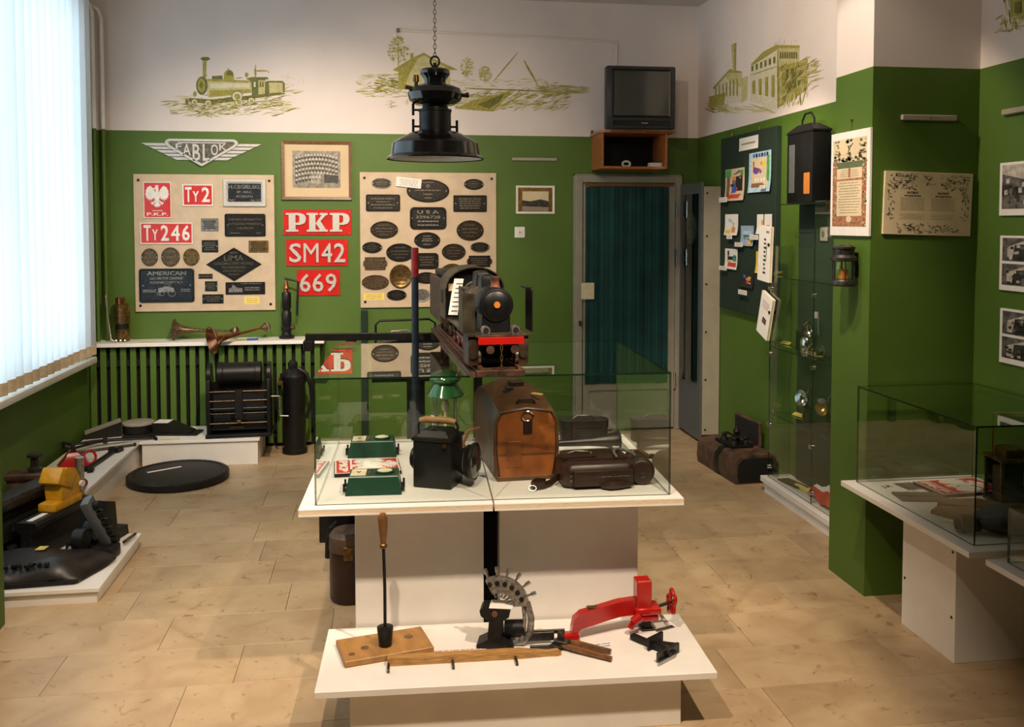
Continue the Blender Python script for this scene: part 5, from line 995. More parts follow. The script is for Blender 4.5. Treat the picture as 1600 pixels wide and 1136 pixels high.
sheet(108, 503, 178, 610, 'white drawing of a smoking pink chimney at the left of the pin board', 'paper', [('crayon_orange', (.0, -.75, .55, -.25)), ('crayon_brown', (.2, -.25, .3, .2)), ('crayon_sky', [(-.4, .3), (.2, .1), (.0, .5), (-.5, .6)]), ('crayon_yellow', (-.8, -.85, -.1, -.5))], (134, 606, 162, 628))
sheet(188, 560, 258, 665, 'blue drawing with a yellow corner in the middle of the pin board', 'crayon_lilac', [('crayon_yellow', (.1, -.85, .7, -.4)), ('crayon_sky', (-.7, .1, .7, .5)), ('crayon_blue', (-.6, -.1, .6, .05)), ('crayon_green', (-.6, -.35, .5, -.22))]+blobs(6, ['crayon_blue', 'crayon_sky', 'crayon_yellow'], .2), (176, 644, 216, 668))
sheet(270, 503, 350, 605, 'pale pencil drawing of towers above the leaning booklet', 'paper', [('crayon_orange', (-.4, -.7, -.2, .4)), ('ink_soft', (-.1, -.75, .5, -.3)), ('ink_rust', (.2, -.4, .7, -.1))], (252, 606, 296, 632))
sheet(108, 675, 175, 785, 'drawing of a green and red locomotive at the lower left of the pin board', 'paper', [('crayon_black', (-.6, -.1, .2, .25)), ('crayon_green', (.2, -.2, .8, .3)), ('crayon_red', (-.5, -.75, .8, -.35)), ('crayon_black', (-.6, .3, -.35, .8)), ('crayon_blue', (.3, .1, .7, .4)), ('crayon_yellow', (-.7, -.3, -.1, -.15))], (96, 762, 134, 788))
sheet(265, 690, 310, 805, 'yellow drawing of a person half behind the booklet', 'crayon_yellow', [('crayon_orange', (-.3, .1, .5, .6)), ('crayon_blue', (-.4, -.6, .6, .1)), ('crayon_red', (-.3, -.2, .2, .1)), ('crayon_black', (.1, .5, .6, .85))])
sheet(188, 790, 255, 880, 'dark drawing with red and yellow shapes low on the pin board', 'crayon_black', [('crayon_orange', (-.2, -.1, .5, .2)), ('crayon_red', (-.1, -.5, .3, -.15)), ('crayon_yellow', (.1, .2, .6, .4)), ('crayon_blue', (-.6, .2, -.2, .6)), ('crayon_lilac', (.3, -.5, .6, -.3))], (194, 882, 238, 914))
# glass corner cabinet beside the pillar
XC, YC0, YC1 = 2.355, 4.06, 5.27
gcb = thing('glass_cabinet', 'frameless glass cabinet on a white plinth between pin board and pillar', 'display cabinet', (0, 0, 0))
bx('plinth', 'white_board', gcb, XC-.035, XR-.003, YC0-.02, YC1+.03, .06, .095, .003); bx('plinth_foot', 'white_board', gcb, XC-.02, XR-.003, YC0-.02, YC1, 0, .06)
bx('back_panel', 'dark_green_felt', gcb, XR-.022, XR-.003, YC0, 5.19, .10, 2.10, .002)
pane('front_pane', gcb, XC, XC+.006, YC0, 4.70, .097, 1.78, 'x'); pane('front_pane', gcb, XC, XC+.006, 4.703, YC1, .097, 1.52, 'x'); pane('side_pane', gcb, XC+.007, XR-.025, YC1-.006, YC1, .097, 1.52, 'y')
SZ = (.495, .905, 1.335, 1.77)
for k, z in enumerate(SZ): pane('shelf', gcb, XC+.008, XR-.025, YC0, YC1-.008 if k < 3 else 5.15, z-.006, z, 'z')
for z in (.16, .42, .86, 1.26):
    for yy in (4.70, YC1-.01): MB().cyl((XC-.012, yy, z), (XC+.018, yy, z), .013, n=14).build('clip', 'chrome', gcb)
for z in SZ[:3]: MB().cyl((XC+.02, YC1-.03, z), (XC+.02, YC1-.03, z+.022), .010, n=12).build('shelf_peg', 'chrome', gcb)
def ycard(px, py, z, w, label, rz=0, x=None):
    p = at(px, py, 'z', z); x = min(max(p.x, XC+.04), XR-.05) if x is None else x
    o = MB().mt('yellow_label').prism([(-w/2, 0), (w/2, 0), (w/2, .03), (-w/2, .03)], 0, .0015).build('label_card', None, None, (x, p.y, z+.004), 0, 0, (R(25), 0, rz)); lt = MB(); lines(lt, 0, 0, .001, .001, 1, 0); 
    m = MB(); 
    for i in range(2): m.flat([(-w*.4, .008+.010*i), (w*.35, .008+.010*i), (w*.35, .011+.010*i), (-w*.4, .011+.010*i)], .0019, 'z')
    m.build('print', 'ink_soft', o, smooth=0); return tag(o, label, 'label', 'yellow cards')
ycard(1263, 428, SZ[2], .07, 'yellow card on the top lit glass shelf beside the mounted lamp', R(-80)); ycard(1246, 538, SZ[1], .09, 'yellow card at the far end of the middle glass shelf', R(-80)); ycard(1293, 553, SZ[1], .09, 'yellow card at the near end of the middle glass shelf by the pillar', R(-80)); ycard(1256, 652, SZ[0], .14, 'long yellow card on the lowest glass shelf', R(-80))
ycard(1250, 765, .097, .14, 'yellow card strip on the plinth inside the glass cabinet, far one', R(-80)); ycard(1290, 785, .097, .12, 'yellow card strip on the plinth inside the glass cabinet by the pillar', R(-80))
# big black signal lamp on the cabinet's top shelf
sl_ = thing('signal_lamp', 'big black square signal lamp with hoop handle on the top glass shelf', 'lantern', (2.425, 4.93, SZ[3]+.0015), R(-90))
bx('body', 'black_paint', sl_, -.16, .16, -.055, .055, 0, .40, .006); MB().rings([[(-a, -b, z), (a, -b, z), (a, b, z), (-a, b, z)] for a, b, z in ((.165, .058, .40), (.165, .058, .41), (.08, .03, .45))]).build('roof', 'black_iron', sl_, smooth=0)
MB().tube([(-.085, 0, .42), (-.08, 0, .48), (-.045, 0, .515), (.03, 0, .515), (.065, 0, .48), (.07, 0, .42)], .006, 8).build('handle', 'black_iron', sl_); bx('window', 'slate_grey', sl_, -.13, -.06, -.0575, -.05, .06, .34, .002); bx('amber_pane', 'amber', sl_, .06, .13, -.0575, -.05, .05, .17, .002)
# items on the shelves
def shelf_pt(px, py, z): p = at(px, py, 'z', z); return (min(max(p.x, XC+.06), XR-.085), p.y, z+.0012)
o = thing('carbide_lamp', 'chrome carbide lamp on the middle glass shelf', 'lamp', shelf_pt(1272, 552, SZ[1]))
MB().lathe([(.035, 0), (.04, .01), (.04, .08), (.03, .095), (.012, .10), (.010, .13), (.02, .15), (.012, .18), (.0, .19)], 20).build('body', 'chrome', o); MB().lathe([(.0, .0), (.03, -.012), (.042, -.03), (.043, -.034)], 20, (-.02, 0, .14), 'y', c1=False).build('reflector', 'chrome', o); MB().cyl((.02, .0, .1), (.035, .0, .15), .006, n=8).build('valve', 'brass', o); bx('box', 'black_paint', o, -.02, .02, .06, .11, 0, .12, .003)
o = thing('glass_flask', 'clear glass flask with tall neck on the middle glass shelf by the pillar', 'bottle', shelf_pt(1295, 556, SZ[1]))
MB().lathe([(.0, .0), (.04, .002), (.048, .03), (.04, .055), (.016, .075), (.014, .21), (.018, .22)], 24, c1=False).build('flask', 'glass', o); MB().cyl((0, 0, .215), (0, 0, .25), .015, .013, 14).build('stopper', 'plug_grey', o); MB().lathe([(.0, .004), (.038, .006), (.044, .028), (.0, .03)], 20).build('liquid', 'chrome', o)
for i, (px, py, lb) in enumerate(((1265, 660, 'chrome carbide headlamp with round reflector on the lowest glass shelf'), (1296, 675, 'brass carbide headlamp half behind the pillar on the lowest glass shelf'))):
    o = thing('headlamp', lb, 'lamp', shelf_pt(px, py, SZ[0]+.002), R(-60)); o.scale = (.72, .72, .85); mm = 'chrome' if i == 0 else 'brass'
    MB().lathe([(.0, .02), (.035, .0), (.055, -.03), (.06, -.05), (.058, -.054)], 24, (0, 0, .17), 'y', c1=False).build('reflector', mm, o); MB().lathe([(.057, -.05), (.03, -.058), (.0, -.06)], 24, (0, 0, .17), 'y', c0=False).build('lens', 'glass', o); MB().lathe([(.032, 0), (.036, .008), (.036, .10), (.028, .115), (.01, .12)], 20, (0, .03, 0)).build('tank', 'dark_steel', o)
    MB().tube([(0, .02, .17), (.0, .05, .22), (.02, .07, .26), (.05, .05, .25), (.06, .03, .2)], .006, 8).build('bracket', 'dark_steel', o); MB().cyl((0, .03, .115), (0, .015, .16), .008, n=8).build('stem', 'dark_steel', o)
o = thing('pennant_flag', 'folded red and white signal flag on the white cabinet plinth', 'flag', (2.43, 4.62, .098), R(-90))
n = 10; vs = []
for j in range(4):
    for i in range(n+1): u, q = i/n, j/3; vs.append((-.22+.44*u, -.03+.06*q+.012*math.sin(u*9), .012+.10*q*(1-.75*abs(u-.6))+.012*math.sin(u*14+j)))
MB().add(vs[:3*(n+1)], [(j*(n+1)+i, j*(n+1)+i+1, (j+1)*(n+1)+i+1, (j+1)*(n+1)+i) for j in range(2) for i in range(n)]).build('red_field', 'red_enamel', o, smooth=60); MB().add(vs[2*(n+1):], [(i, i+1, n+2+i, n+1+i) for i in range(n)]).build('white_field', 'paper', o, smooth=60); MB().cyl((-.24, .0, .012), (.10, .0, .012), .008, n=8).build('staff', 'black_paint', o)
o = MB().mt('cast_dark').box(-.10, .10, -.04, .04, 0, .008, .002).build('dark_plate', None, None, (2.43, 5.08, .098), R(-80)); tag(o, 'dark metal plate at the far end of the white cabinet plinth', 'plate'); bx('rim', 'relief_worn', o, -.09, .09, -.034, .034, .0078, .0086)
p = at(1289, 366, 'x', XR-.022)
o = MB().box(-.04, .04, -.01, 0, -.04, .04, .004).build('wall_socket', 'grey_metal', None, (XR-.0225, p.y, p.z), R(-90)); tag(o, 'grey square socket on the dark cabinet back panel', 'socket'); MB().cyl((0, -.009, 0), (0, -.012, 0), .018, n=18).build('recess', 'slate_grey', o)
# two booklets clipped to the cabinet side
def booklet(x, y, z, w, h, rot, label, ink):
    o = thing('booklet', label, 'booklet', (x, y, z), rot=rot, group=None)
    bx('pages', 'paper_cream', o, -w/2+.002, w/2-.002, .002, .016, -h/2+.002, h/2-.002); bx('cover', 'paper', o, -w/2, w/2, 0, .002, -h/2, h/2); bx('back_cover', 'paper', o, -w/2, w/2, .016, .018, -h/2, h/2); bx('spine', 'paper', o, -w/2-.002, -w/2, 0, .018, -h/2, h/2)
    m = MB()
    ink(m, w, h); m.build('print', None, o, smooth=0); MB().cyl((w*.40, -.006, h*.18), (w*.40, .022, h*.18), .010, n=10).build('clip', 'black_iron', o)
def ink1(m, w, h):
    m.mt('ink')
    for k in range(9): m.flat([(w*.02*math.sin(k*2.3)+p[0]+w*.05, h*(-.34+.075*k)+p[1]) for p in ell(w*(.09 if k % 3 else .14), h*.022, 8)], -.0008)
    m.flat([(w*.15, -h*.1), (w*.19, -h*.1), (w*.24, h*.2), (w*.20, h*.2)], -.0008)
    m.mt('ink_soft').flat([(w*.1, h*.38), (w*.38, h*.38), (w*.38, h*.42), (w*.1, h*.42)], -.0008)
def ink2(m, w, h):
    m.mt('ink'); m.flat([(-w*.15, -h*.18), (w*.2, -h*.2), (w*.22, -h*.06), (-w*.1, -h*.04)], -.0008); m.mt('ink_red').flat([(-w*.05, -h*.14), (w*.1, -h*.15), (w*.1, -h*.1), (-w*.05, -h*.09)], -.0012)
    m.mt('ink_rust'); lines(m, 0, h*.25, w*.7, h*.2, 4, -.0008, 3, .3)
booklet(2.328, 5.30, 1.47, .17, .34, (0, R(4), R(-90)), 'upright white booklet with black drawing clipped to the glass cabinet', ink1); booklet(2.328, 5.285, 1.09, .16, .27, (0, R(18), R(-90)), 'tilted cream booklet with red print clipped below the white one', ink2)
bx('holder', 'dark_steel', gcb, XC-.006, XC-.002, YC1+.09, YC1+.094, 1.6, 1.72)
# old box with telegraph key on the floor
ch = thing('telegraph_chest', 'rounded dark wooden telegraph chest with open lid on the floor by the cabinet', 'chest', (2.335, 5.86, 0), R(94))
sec = [(.0, .0), (.15, 0), (.16, .05), (.155, .13), (.12, .175), (.05, .18), (-.12, .18), (-.13, .17), (-.13, 0)]
MB().rings([[(x, y, z) for y, z in [(p[0], p[1]) for p in sec]] for x in (-.42, .16)]).build('body', 'wood_chest', ch, smooth=40)
MB().rings([[(x, y*1.02, z*1.02) for y, z in sec] for x in (-.18, -.12)]).build('band', 'black_paint', ch, smooth=40)
MB().rings([[(-.424, y*.84+.004, z*.84+.012) for y, z in sec], [(-.418, y*.84+.004, z*.84+.012) for y, z in sec]]).build('end_panel', 'black_gap', ch, smooth=0)
bx('lid', 'wood_chest', ch, -.22, .15, -.135, -.115, .18, .34, .004); bx('lid_lining', 'black_gap', ch, -.20, .13, -.116, -.112, .195, .325)
kb = bx('key_base', 'black_paint', ch, -.23, .02, -.07, .09, .181, .198, .003)
for x, y in ((-.19, -.03), (-.06, -.03), (-.19, .05), (-.04, .05)): MB().lathe([(.026, .198), (.022, .215), (.014, .222), (.018, .24), (.008, .25), (.0, .252)], 16, (x, y, 0)).build('coil', 'black_iron', ch)
MB().lathe([(.02, .198), (.02, .26), (.026, .27), (.02, .285), (.008, .292), (.0, .31)], 16, (-.12, .0, 0)).build('post', 'black_iron', ch); MB().cyl((-.22, .01, .235), (.0, .01, .235), .008, n=8).sph((-.22, .01, .235), .014, 8).build('lever', 'black_iron', ch)
# ------------------------------------------------------------------ pillar
def PS(px, py, d=0): return at(px, py, 'x', XP-d)
def PF(px, py, d=0): return at(px, py, 'y', YP0-d)
a, b = PS(1303, 211), PS(1361, 369); cy, cz, hw, hh = (a.y+b.y)/2, (a.z+b.z)/2, abs(a.y-b.y)/2, abs(PS(1330, 205).z-PS(1330, 368).z)/2
ps = thing('certificate_poster', 'tall white mounted certificate with red border on the lit pillar side', 'poster', (XP, cy, cz), R(-90))
bx('mount', 'paper', ps, -hw, hw, -.012, 0, -hh, hh, .001); m = MB(); Y = -.0125
R4 = lambda x0, z0, x1, z1: [(x0*hw, z0*hh), (x1*hw, z0*hh), (x1*hw, z1*hh), (x0*hw, z1*hh)]
m.mt('paper_cream').flat(R4(-.88, -.82, .86, .86), Y)
m.mt('ink_rust').flat(R4(-.88, -.82, .86, -.62), Y-.0003); m.flat(R4(-.88, -.62, -.66, .45), Y-.0003); m.flat(R4(.64, -.62, .86, .45), Y-.0003)
m.mt('ink_green').flat(R4(-.7, .30, .8, .42), Y-.0004); m.mt('ink_red').flat(R4(-.05, .12, .05, .30), Y-.0005); m.mt('ink_rust').flat(R4(-.7, .06, .7, .10), Y-.0004)
rr = random.Random(8)
for k in range(150):
    x, z = rr.uniform(-.8, .8), rr.uniform(.42, .84)
    if abs(x) > .5 or abs(x) < .15 or z < .5: m.mt(rr.choice(['ink_green', 'ink_rust', 'ink_soft', 'ink_green'])).flat([((x+p[0])*hw, (z+p[1])*hh) for p in ell(rr.uniform(.03, .09), rr.uniform(.01, .03), 7)], Y-.0006)
for k in range(90):
    sd = rr.choice((-1, 1)); x, z = sd*rr.uniform(.66, .86), rr.uniform(-.8, .45); m.mt(rr.choice(['ink_green', 'paper_cream', 'ink_red'])).flat([((x+p[0])*hw, (z+p[1])*hh) for p in ell(rr.uniform(.02, .05), rr.uniform(.008, .025), 6)], Y-.0006)
for x in (-.3, .3): m.mt('paper_cream').flat([((x+p[0])*hw, (.66+p[1])*hh) for p in ell(.24, .10, 16)], Y-.0007)
m.mt('paper_cream').flat([(p[0]*hw, (-.68+p[1])*hh) for p in ell(.14, .06, 12)], Y-.0007)
m.mt('ink_soft'); lines(m, 0, -.27*hh, 1.15*hw, .62*hh, 12, Y-.0006, 5, .22); lines(m, 0, .20*hh, 1.0*hw, .15*hh, 4, Y-.0006, 6, .25)
m.build('print', None, ps, smooth=0)['kind'] = 'stuff'; MB().cyl((0, -.006, hh), (0, -.006, hh+.05), .0012, n=5).cyl((0, -.012, hh+.05), (0, 0, hh+.05), .004, n=8).build('hanger', 'brass_old', ps)
a, b = PF(1380, 264), PF(1517, 378); cx, cz, hw, hh = (a.x+b.x)/2-.004, (a.z+b.z)/2+.008, (b.x-a.x)/2-.004, (a.z-b.z)/2-.022
pc_ = thing('patent_certificate', 'wide cream patent certificate with engraved border on the pillar front', 'certificate', (cx, YP0, cz), rot=(0, R(1.6), 0))
bx('mount', 'paper_cream', pc_, -hw, hw, -.012, 0, -hh, hh, .001); m = MB()
for k in range(760):
    x, z = rr.uniform(-.92, .92), rr.uniform(-.92, .92)
    ok = (z > .45 and abs(x) > .28 and abs(x) < .9) or (abs(x) > .76 and -.5 < z) or (z < -.66 and abs(x) < .72) or (z > .6 and abs(x) < .12)
    if ok: m.mt(rr.choice(['ink_soft', 'ink_soft', 'ink', 'ink_green'])).flat([((x+p[0])*hw, (z+p[1])*hh) for p in [(q[0]*math.cos(k)-q[1]*math.sin(k), q[0]*math.sin(k)+q[1]*math.cos(k)) for q in ell(rr.uniform(.02, .07), rr.uniform(.006, .018), 7)]], -.0126-.000002*k)
m.mt('ink'); 
for x in (-.36, .34): text(MB(), 'PATENT', x*hw, .34*hh, .26*hw, .07*hh, -.0122, .0008).build('lettering', 'ink', pc_, smooth=0); lines(m, x*hw, .24*hh, .42*hw, .07*hh, 1, -.0128, 2, .5, .1)
m.mt('ink_soft')
for x in (-.36, .34): lines(m, x*hw, -.02*hh, .58*hw, .42*hh, 10, -.0128, int(x*9), .25, .1); lines(m, x*hw, -.42*hh, .6*hw, .2*hh, 4, -.0128, 4, .2)
m.mt('paper_cream').flat([(p[0]*hw, (-.76+p[1])*hh) for p in ell(.08, .12, 12)], -.0138)
m.build('print', None, pc_, smooth=0)['kind'] = 'stuff'
hanger(PF, 1407, 182, 1492, 187, 'grey hanging rail on the pillar front above the cream certificate', 0, 0)
def NW(px, py, d=0): return at(px, py, 'x', XN-d)
a, b = NW(1570, 180), NW(1640, 164); o = hanger(NW, 1570, 178, 1650, 160, 'grey hanging rail at the right edge of the picture above the photographs', R(-90), 0)
# lamp mounted on the lit pillar side
c = PS(1316, 440, .07)
ml_ = thing('wall_lantern', 'small round steel hand lantern mounted at the edge of the pillar', 'lantern', (XP-.065, c.y, c.z-.02))
MB().lathe([(.045, 0), (.055, .006), (.055, .02), (.05, .03)], 24).build('base', 'dark_steel', ml_); MB().lathe([(.042, .03), (.044, .035), (.044, .105), (.042, .11)], 24, c0=False, c1=False).build('glass_cylinder', 'glass', ml_)
for k in range(6): a = k*PI/3+.2; MB().cyl((.048*math.cos(a), .048*math.sin(a), .02), (.048*math.cos(a), .048*math.sin(a), .12), .0035, n=6).build('guard_bar', 'dark_steel', ml_)
MB().lathe([(.052, .112), (.056, .116), (.056, .128), (.046, .14), (.046, .165), (.05, .168), (.05, .176), (.03, .185), (.0, .188)], 24).build('hood', 'dark_steel', ml_); bx('candle', 'amber', ml_, -.016, .016, -.016, .016, .03, .075, .003); bx('bracket', 'black_iron', ml_, .045, .0645, -.01, .01, .04, .15)
# photographs on the right wall
for i, (y0, y1, lb) in enumerate(((255, 337, 'topmost photograph of a street front at the right edge'), (368, 453, 'photograph sheet with two pictures, second from the top at the right edge'), (481, 566, 'lowest photograph sheet with two pictures at the right edge'))):
    a, b = NW(1566, y0), NW(1568, y1); w = .34
    o = thing('wall_photograph', lb, 'photograph', (XN, a.y-w/2, (a.z+b.z)/2), R(-90), 'photographs on the right wall'); hh = (a.z-b.z)/2
    bx('mount', 'paper', o, -w/2, w/2, -.010, 0, -hh, hh, .001); m = MB(); rr = random.Random(i)
    fr_ = [(-.9, -.75, .9, .9)] if i == 0 else [(-.9, .08, .9, .92), (-.9, -.8, .9, -.02)]
    for (x0, z0, x1, z1) in fr_:
        X = lambda u: (x0+(x1-x0)*u)*w/2; Zz = lambda q: (z0+(z1-z0)*q)*hh
        m.mt('photo_mid').flat([(X(0), Zz(0)), (X(1), Zz(0)), (X(1), Zz(1)), (X(0), Zz(1))], -.0104)
        if i == 0: m.mt('photo_light').flat([(X(0), Zz(.8)), (X(.3), Zz(.7)), (X(.6), Zz(.6)), (X(1), Zz(.75)), (X(1), Zz(1)), (X(0), Zz(1))], -.0108); m.mt('photo_dark').flat([(X(0), Zz(.3)), (X(1), Zz(.3)), (X(1), Zz(.5)), (X(0), Zz(.55))], -.0107)
        else: m.mt('photo_light').flat([(X(.1), Zz(.1)), (X(.9), Zz(.1)), (X(.9), Zz(.6)), (X(.5), Zz(.95)), (X(.1), Zz(.6))], -.0107); m.mt('photo_dark').flat([(X(.2), Zz(.05)), (X(.55), Zz(.05)), (X(.5), Zz(.75)), (X(.25), Zz(.7))], -.011)
        for k in range(26): x, z = rr.uniform(.05, .9), rr.uniform(.05, .6); m.mt(rr.choice(['photo_dark', 'photo_light', 'photo_mid'])).flat([(X(x), Zz(z)), (X(min(1, x+.07)), Zz(z)), (X(min(1, x+.06)), Zz(z+.12)), (X(x), Zz(z+.1))], -.0112-.00001*k)
    m.build('print', None, o, smooth=0)
# ================================================================== RIGHT TABLES
ZR1 = .53
rt1 = thing('side_table', 'white plywood side table under the glass case at the right wall', 'table', (0, 0, 0))
MB().mt('white_board').box(1.99, 2.615, 2.815, 3.695, ZR1-.022, ZR1, .0015).build('table_top', None, rt1); bx('pedestal', 'white_board', rt1, 2.125, 2.60, 3.08, 3.43, 0, ZR1-.022, .0015)
for y, z in ((3.10, .42), (3.41, .46), (3.10, .17), (3.41, .20)): MB().cyl((2.126, y, z), (2.1235, y, z), .006, n=8).build('screw', 'black_iron', rt1)
g2 = thing('glass_case', 'clear glass case on the right side table beside the pillar', 'display case', (0, 0, 0))
x0, x1, y0, y1, z1 = 2.045, 2.60, 2.87, 3.665, .952
pane('side_pane', g2, x0, x0+.006, y0, y1, ZR1+.001, z1-.006, 'x'); pane('side_pane', g2, x1-.006, x1, y0, y1, ZR1+.001, z1-.006, 'x'); pane('front_pane', g2, x0+.006, x1-.006, y0, y0+.006, ZR1+.001, z1-.006, 'y'); pane('back_pane', g2, x0+.006, x1-.006, y1-.006, y1, ZR1+.001, z1-.006, 'y'); pane('top_pane', g2, x0, x1, y0, y1, z1-.006, z1, 'z')
ZR1 += .0006
flat_eagle(2.42, 3.50, ZR1, .30, .20, .014, R(4), 'white edged red eagle plate in the right glass case')
o = MB().mt('paper').box(-.10, .10, -.06, .06, 0, .001); lines_ = MB()
o = o.build('printed_sheet', None, None, (2.19, 3.56, ZR1), R(8)); tag(o, 'grey printed sheet at the far left of the right glass case', 'paper'); text_flat(MB(), 'J.R', -.05, .02, .05, .035, .001, .0006, .03).build('lettering', 'ink', o, smooth=0); MB().flat([(0, -.05), (.09, -.05), (.09, .05), (0, .05)], .0014, 'z').build('print', 'photo_mid', o, smooth=0)
o = MB().mt('cloth_taupe').box(-.10, .10, -.055, .055, 0, .006, .002).build('cloth_pouch', None, None, (2.19, 3.41, ZR1), R(-10)); tag(o, 'flat taupe cloth pouch in front of the printed sheet', 'pouch'); bx('flap', 'cloth_taupe', o, -.10, .10, -.0, .054, .0055, .009, .002)
o = thing('canvas_wallet', 'pair of pointed brown canvas wallets in the right glass case', 'wallet', (2.26, 3.22, ZR1), R(-10))
MB().prism([(-.15, -.03), (-.10, -.10), (.04, -.10), (.10, -.02), (.05, .05), (-.08, .05)], 0, .014).build('front_flap', 'canvas_brown', o); MB().prism([(-.10, .03), (.0, .02), (.16, -.01), (.17, .04), (.10, .11), (-.06, .10)], .002, .020).build('back_flap', 'canvas_brown', o)
card('label_card', 2.135, 3.09, ZR1, .10, .022, R(-40), 'yellow label beside the grey gas mask bag', 'yellow_label', n=2)
o = thing('gas_mask_bag', 'crumpled grey cloth bag with open black tube end in the right glass case', 'bag', (2.22, 2.98, ZR1), R(-6))
vs = []; nn = 16
def blob(cx, cy, rx, ry, rz, seed, zz=0):
    r_ = random.Random(seed); m = MB(); rs = []
    for i in range(9):
        t = PI*i/8; q = max(math.sin(t), .02); rs.append([(cx+rx*q*math.cos(2*PI*j/nn)*(1+.10*r_.uniform(-1, 1)), cy+ry*q*math.sin(2*PI*j/nn)*(1+.10*r_.uniform(-1, 1)), max(zz, zz+rz-rz*math.cos(t)*(1+.06*r_.uniform(-1, 1)))) for j in range(nn)])
    return m.rings(rs)
blob(.02, .0, .11, .075, .05, 1).build('bag', 'canvas_grey', o, smooth=70); blob(.14, -.02, .055, .05, .035, 2).build('pouch', 'canvas_grey', o, smooth=70)
MB().lathe([(.03, .0), (.036, .06), (.034, .075), (.026, .075), (.024, .02), (.0, .015)], 20, (0, 0, 0), 'x', c0=True).tr().build('tube', 'leather_black', o, (-.075, .0, .037)).rotation_euler = (0, 0, R(180)); MB().tube([(.10, -.05, .06), (.15, -.06, .09), (.19, -.05, .07)], .004, 6).build('red_cord', 'dark_red', o)
o = thing('cart_lantern', 'brass and wood cage lantern with tall handle in the right glass case', 'lantern', (2.50, 3.30, ZR1), R(-8)); o.scale = (.92, .92, .97)
for sx in (-1, 1):
    for sy in (-1, 1): bx('post', 'brass_old', o, sx*.066-.006, sx*.066+.006, sy*.066-.006, sy*.066+.006, .015, .185)
bx('base', 'brass_old', o, -.075, .075, -.075, .075, 0, .018, .003); bx('roof', 'brass_old', o, -.078, .078, -.078, .078, .185, .198, .003)
for y in (-.062, .062): bx('pane', 'glass_dark', o, -.06, .06, y-.002, y+.002, .018, .185)
bx('inner_box', 'wood_chest', o, -.045, .045, -.03, .05, .018, .15); MB().rings([[(p[0], p[1], z) for p in rrect(a, a, .01)] for a, z in ((.045, .198), (.045, .23), (.03, .24))]).build('chimney', 'brass_old', o)
MB().tube([(-.074, 0, .18), (-.074, 0, .37), (.074, 0, .37), (.074, 0, .18)], .003, 6).build('handle', 'copper', o); bx('hand_grip', 'wood_pale', o, -.07, .07, -.01, .01, .362, .38, .005)
card('label_card', 2.40, 3.10, ZR1, .11, .05, R(-30), 'white paper label in front of the brass lantern', n=3)
ZR2 = .505
rt2 = thing('side_table', 'lower white plywood table at the right edge of the picture', 'table', (0, 0, 0))
MB().mt('white_board').box(2.05, 2.615, 1.9, 2.812, ZR2-.022, ZR2, .0015).build('table_top', None, rt2); bx('pedestal', 'white_board', rt2, 2.22, 2.60, 2.05, 2.60, 0, ZR2-.022)
g3 = thing('glass_case', 'low flat glass case on the table at the right edge of the picture', 'display case', (0, 0, 0))
x0, x1, y0, y1, z1 = 2.10, 2.60, 1.95, 2.77, .70
pane('side_pane', g3, x0, x0+.006, y0, y1, ZR2+.001, z1-.006, 'x'); pane('back_pane', g3, x0+.006, x1, y1-.006, y1, ZR2+.001, z1-.006, 'y'); pane('front_pane', g3, x0+.006, x1, y0, y0+.006, ZR2+.001, z1-.006, 'y'); pane('top_pane', g3, x0, x1, y0, y1, z1-.006, z1, 'z')
o = MB().mt('orange_wood').box(-.10, .10, -.06, .06, 0, .035, .003).build('wooden_box', None, None, (2.29, 2.70-.0, ZR2+.0006), 0); tag(o, 'orange brown wooden box in the low glass case at the right edge', 'box'); bx('lid', 'leather_tan', o, -.102, .102, -.062, .062, .030, .038, .002)
# ================================================================== LEFT PLINTHS
def plinth(x0, x1, y0, y1, z, label, step=.015):
    t = thing('low_plinth', label, 'plinth', (x0, y0, 0), 0, 'low plinths along the walls')
    bx('top', 'white_board', t, 0, x1-x0, 0, y1-y0, z-.018, z, .0015); bx('base', 'white_board', t, step, x1-x0-step, step, y1-y0-step, 0, z-.018); return t
plinth(-1.625, -.835, 6.37, 6.82, .18, 'white plinth along the radiator screen carrying the drum machine')
plinth(-2.03, -1.63, 5.03, 6.81, .172, 'long white plinth along the dark wall below the window blind')
plinth(-1.95, -1.225, 4.11, 4.82, .07, 'low white plinth nearest the camera at the left edge')
PB, PA, PC = .1808, .1728, .0706
# drum machine
dm = thing('drum_machine', 'black iron frame machine with a horizontal drum on the back plinth', 'machine', (-.985, 6.53, PB), R(3))
for sx in (-1, 1):
    bx('side_frame', 'black_paint', dm, sx*.20-.014, sx*.20+.014, -.11, .11, .02, .40, .01); MB().cyl((sx*.20-.012, 0, .42), (sx*.20+.012, 0, .42), .085, n=28).build('end_wheel', 'black_paint', dm)
bx('base', 'black_paint', dm, -.22, .22, -.13, .13, 0, .025, .005); MB().lathe([(.07, -.15), (.078, -.145), (.078, -.11), (.074, -.105), (.074, .105), (.078, .11), (.078, .145), (.07, .15)], 36, (0, 0, .43), 'x').build('drum', 'black_paint', dm)
for z in (.32, .255, .10): MB().cyl((-.19, -.115, z), (.19, -.115, z), .005, n=8).build('rod', 'bronze_light', dm)
for z in (.20, .165): MB().cyl((-.19, -.10, z), (.19, -.10, z), .004, n=8).build('rod', 'dark_steel', dm)
bx('slide', 'black_iron', dm, -.025, .030, -.128, -.10, .13, .33, .003); bx('tip', 'brass', dm, -.01, .015, -.135, -.12, .105, .125, .002); bx('inner_panel', 'black_gap', dm, -.185, .185, .05, .06, .03, .36); bx('tray', 'black_iron', dm, -.185, .185, -.10, .05, .05, .06)
MB().tube([(.215, -.02, .26), (.27, -.02, .26), (.27, -.02, .12), (.33, -.02, .115)], .006, 8).build('crank', 'relief_grey', dm); MB().box(-.06, .03, -.09, -.06, .0605, .066).build('brass_strip', 'brass_old', dm)
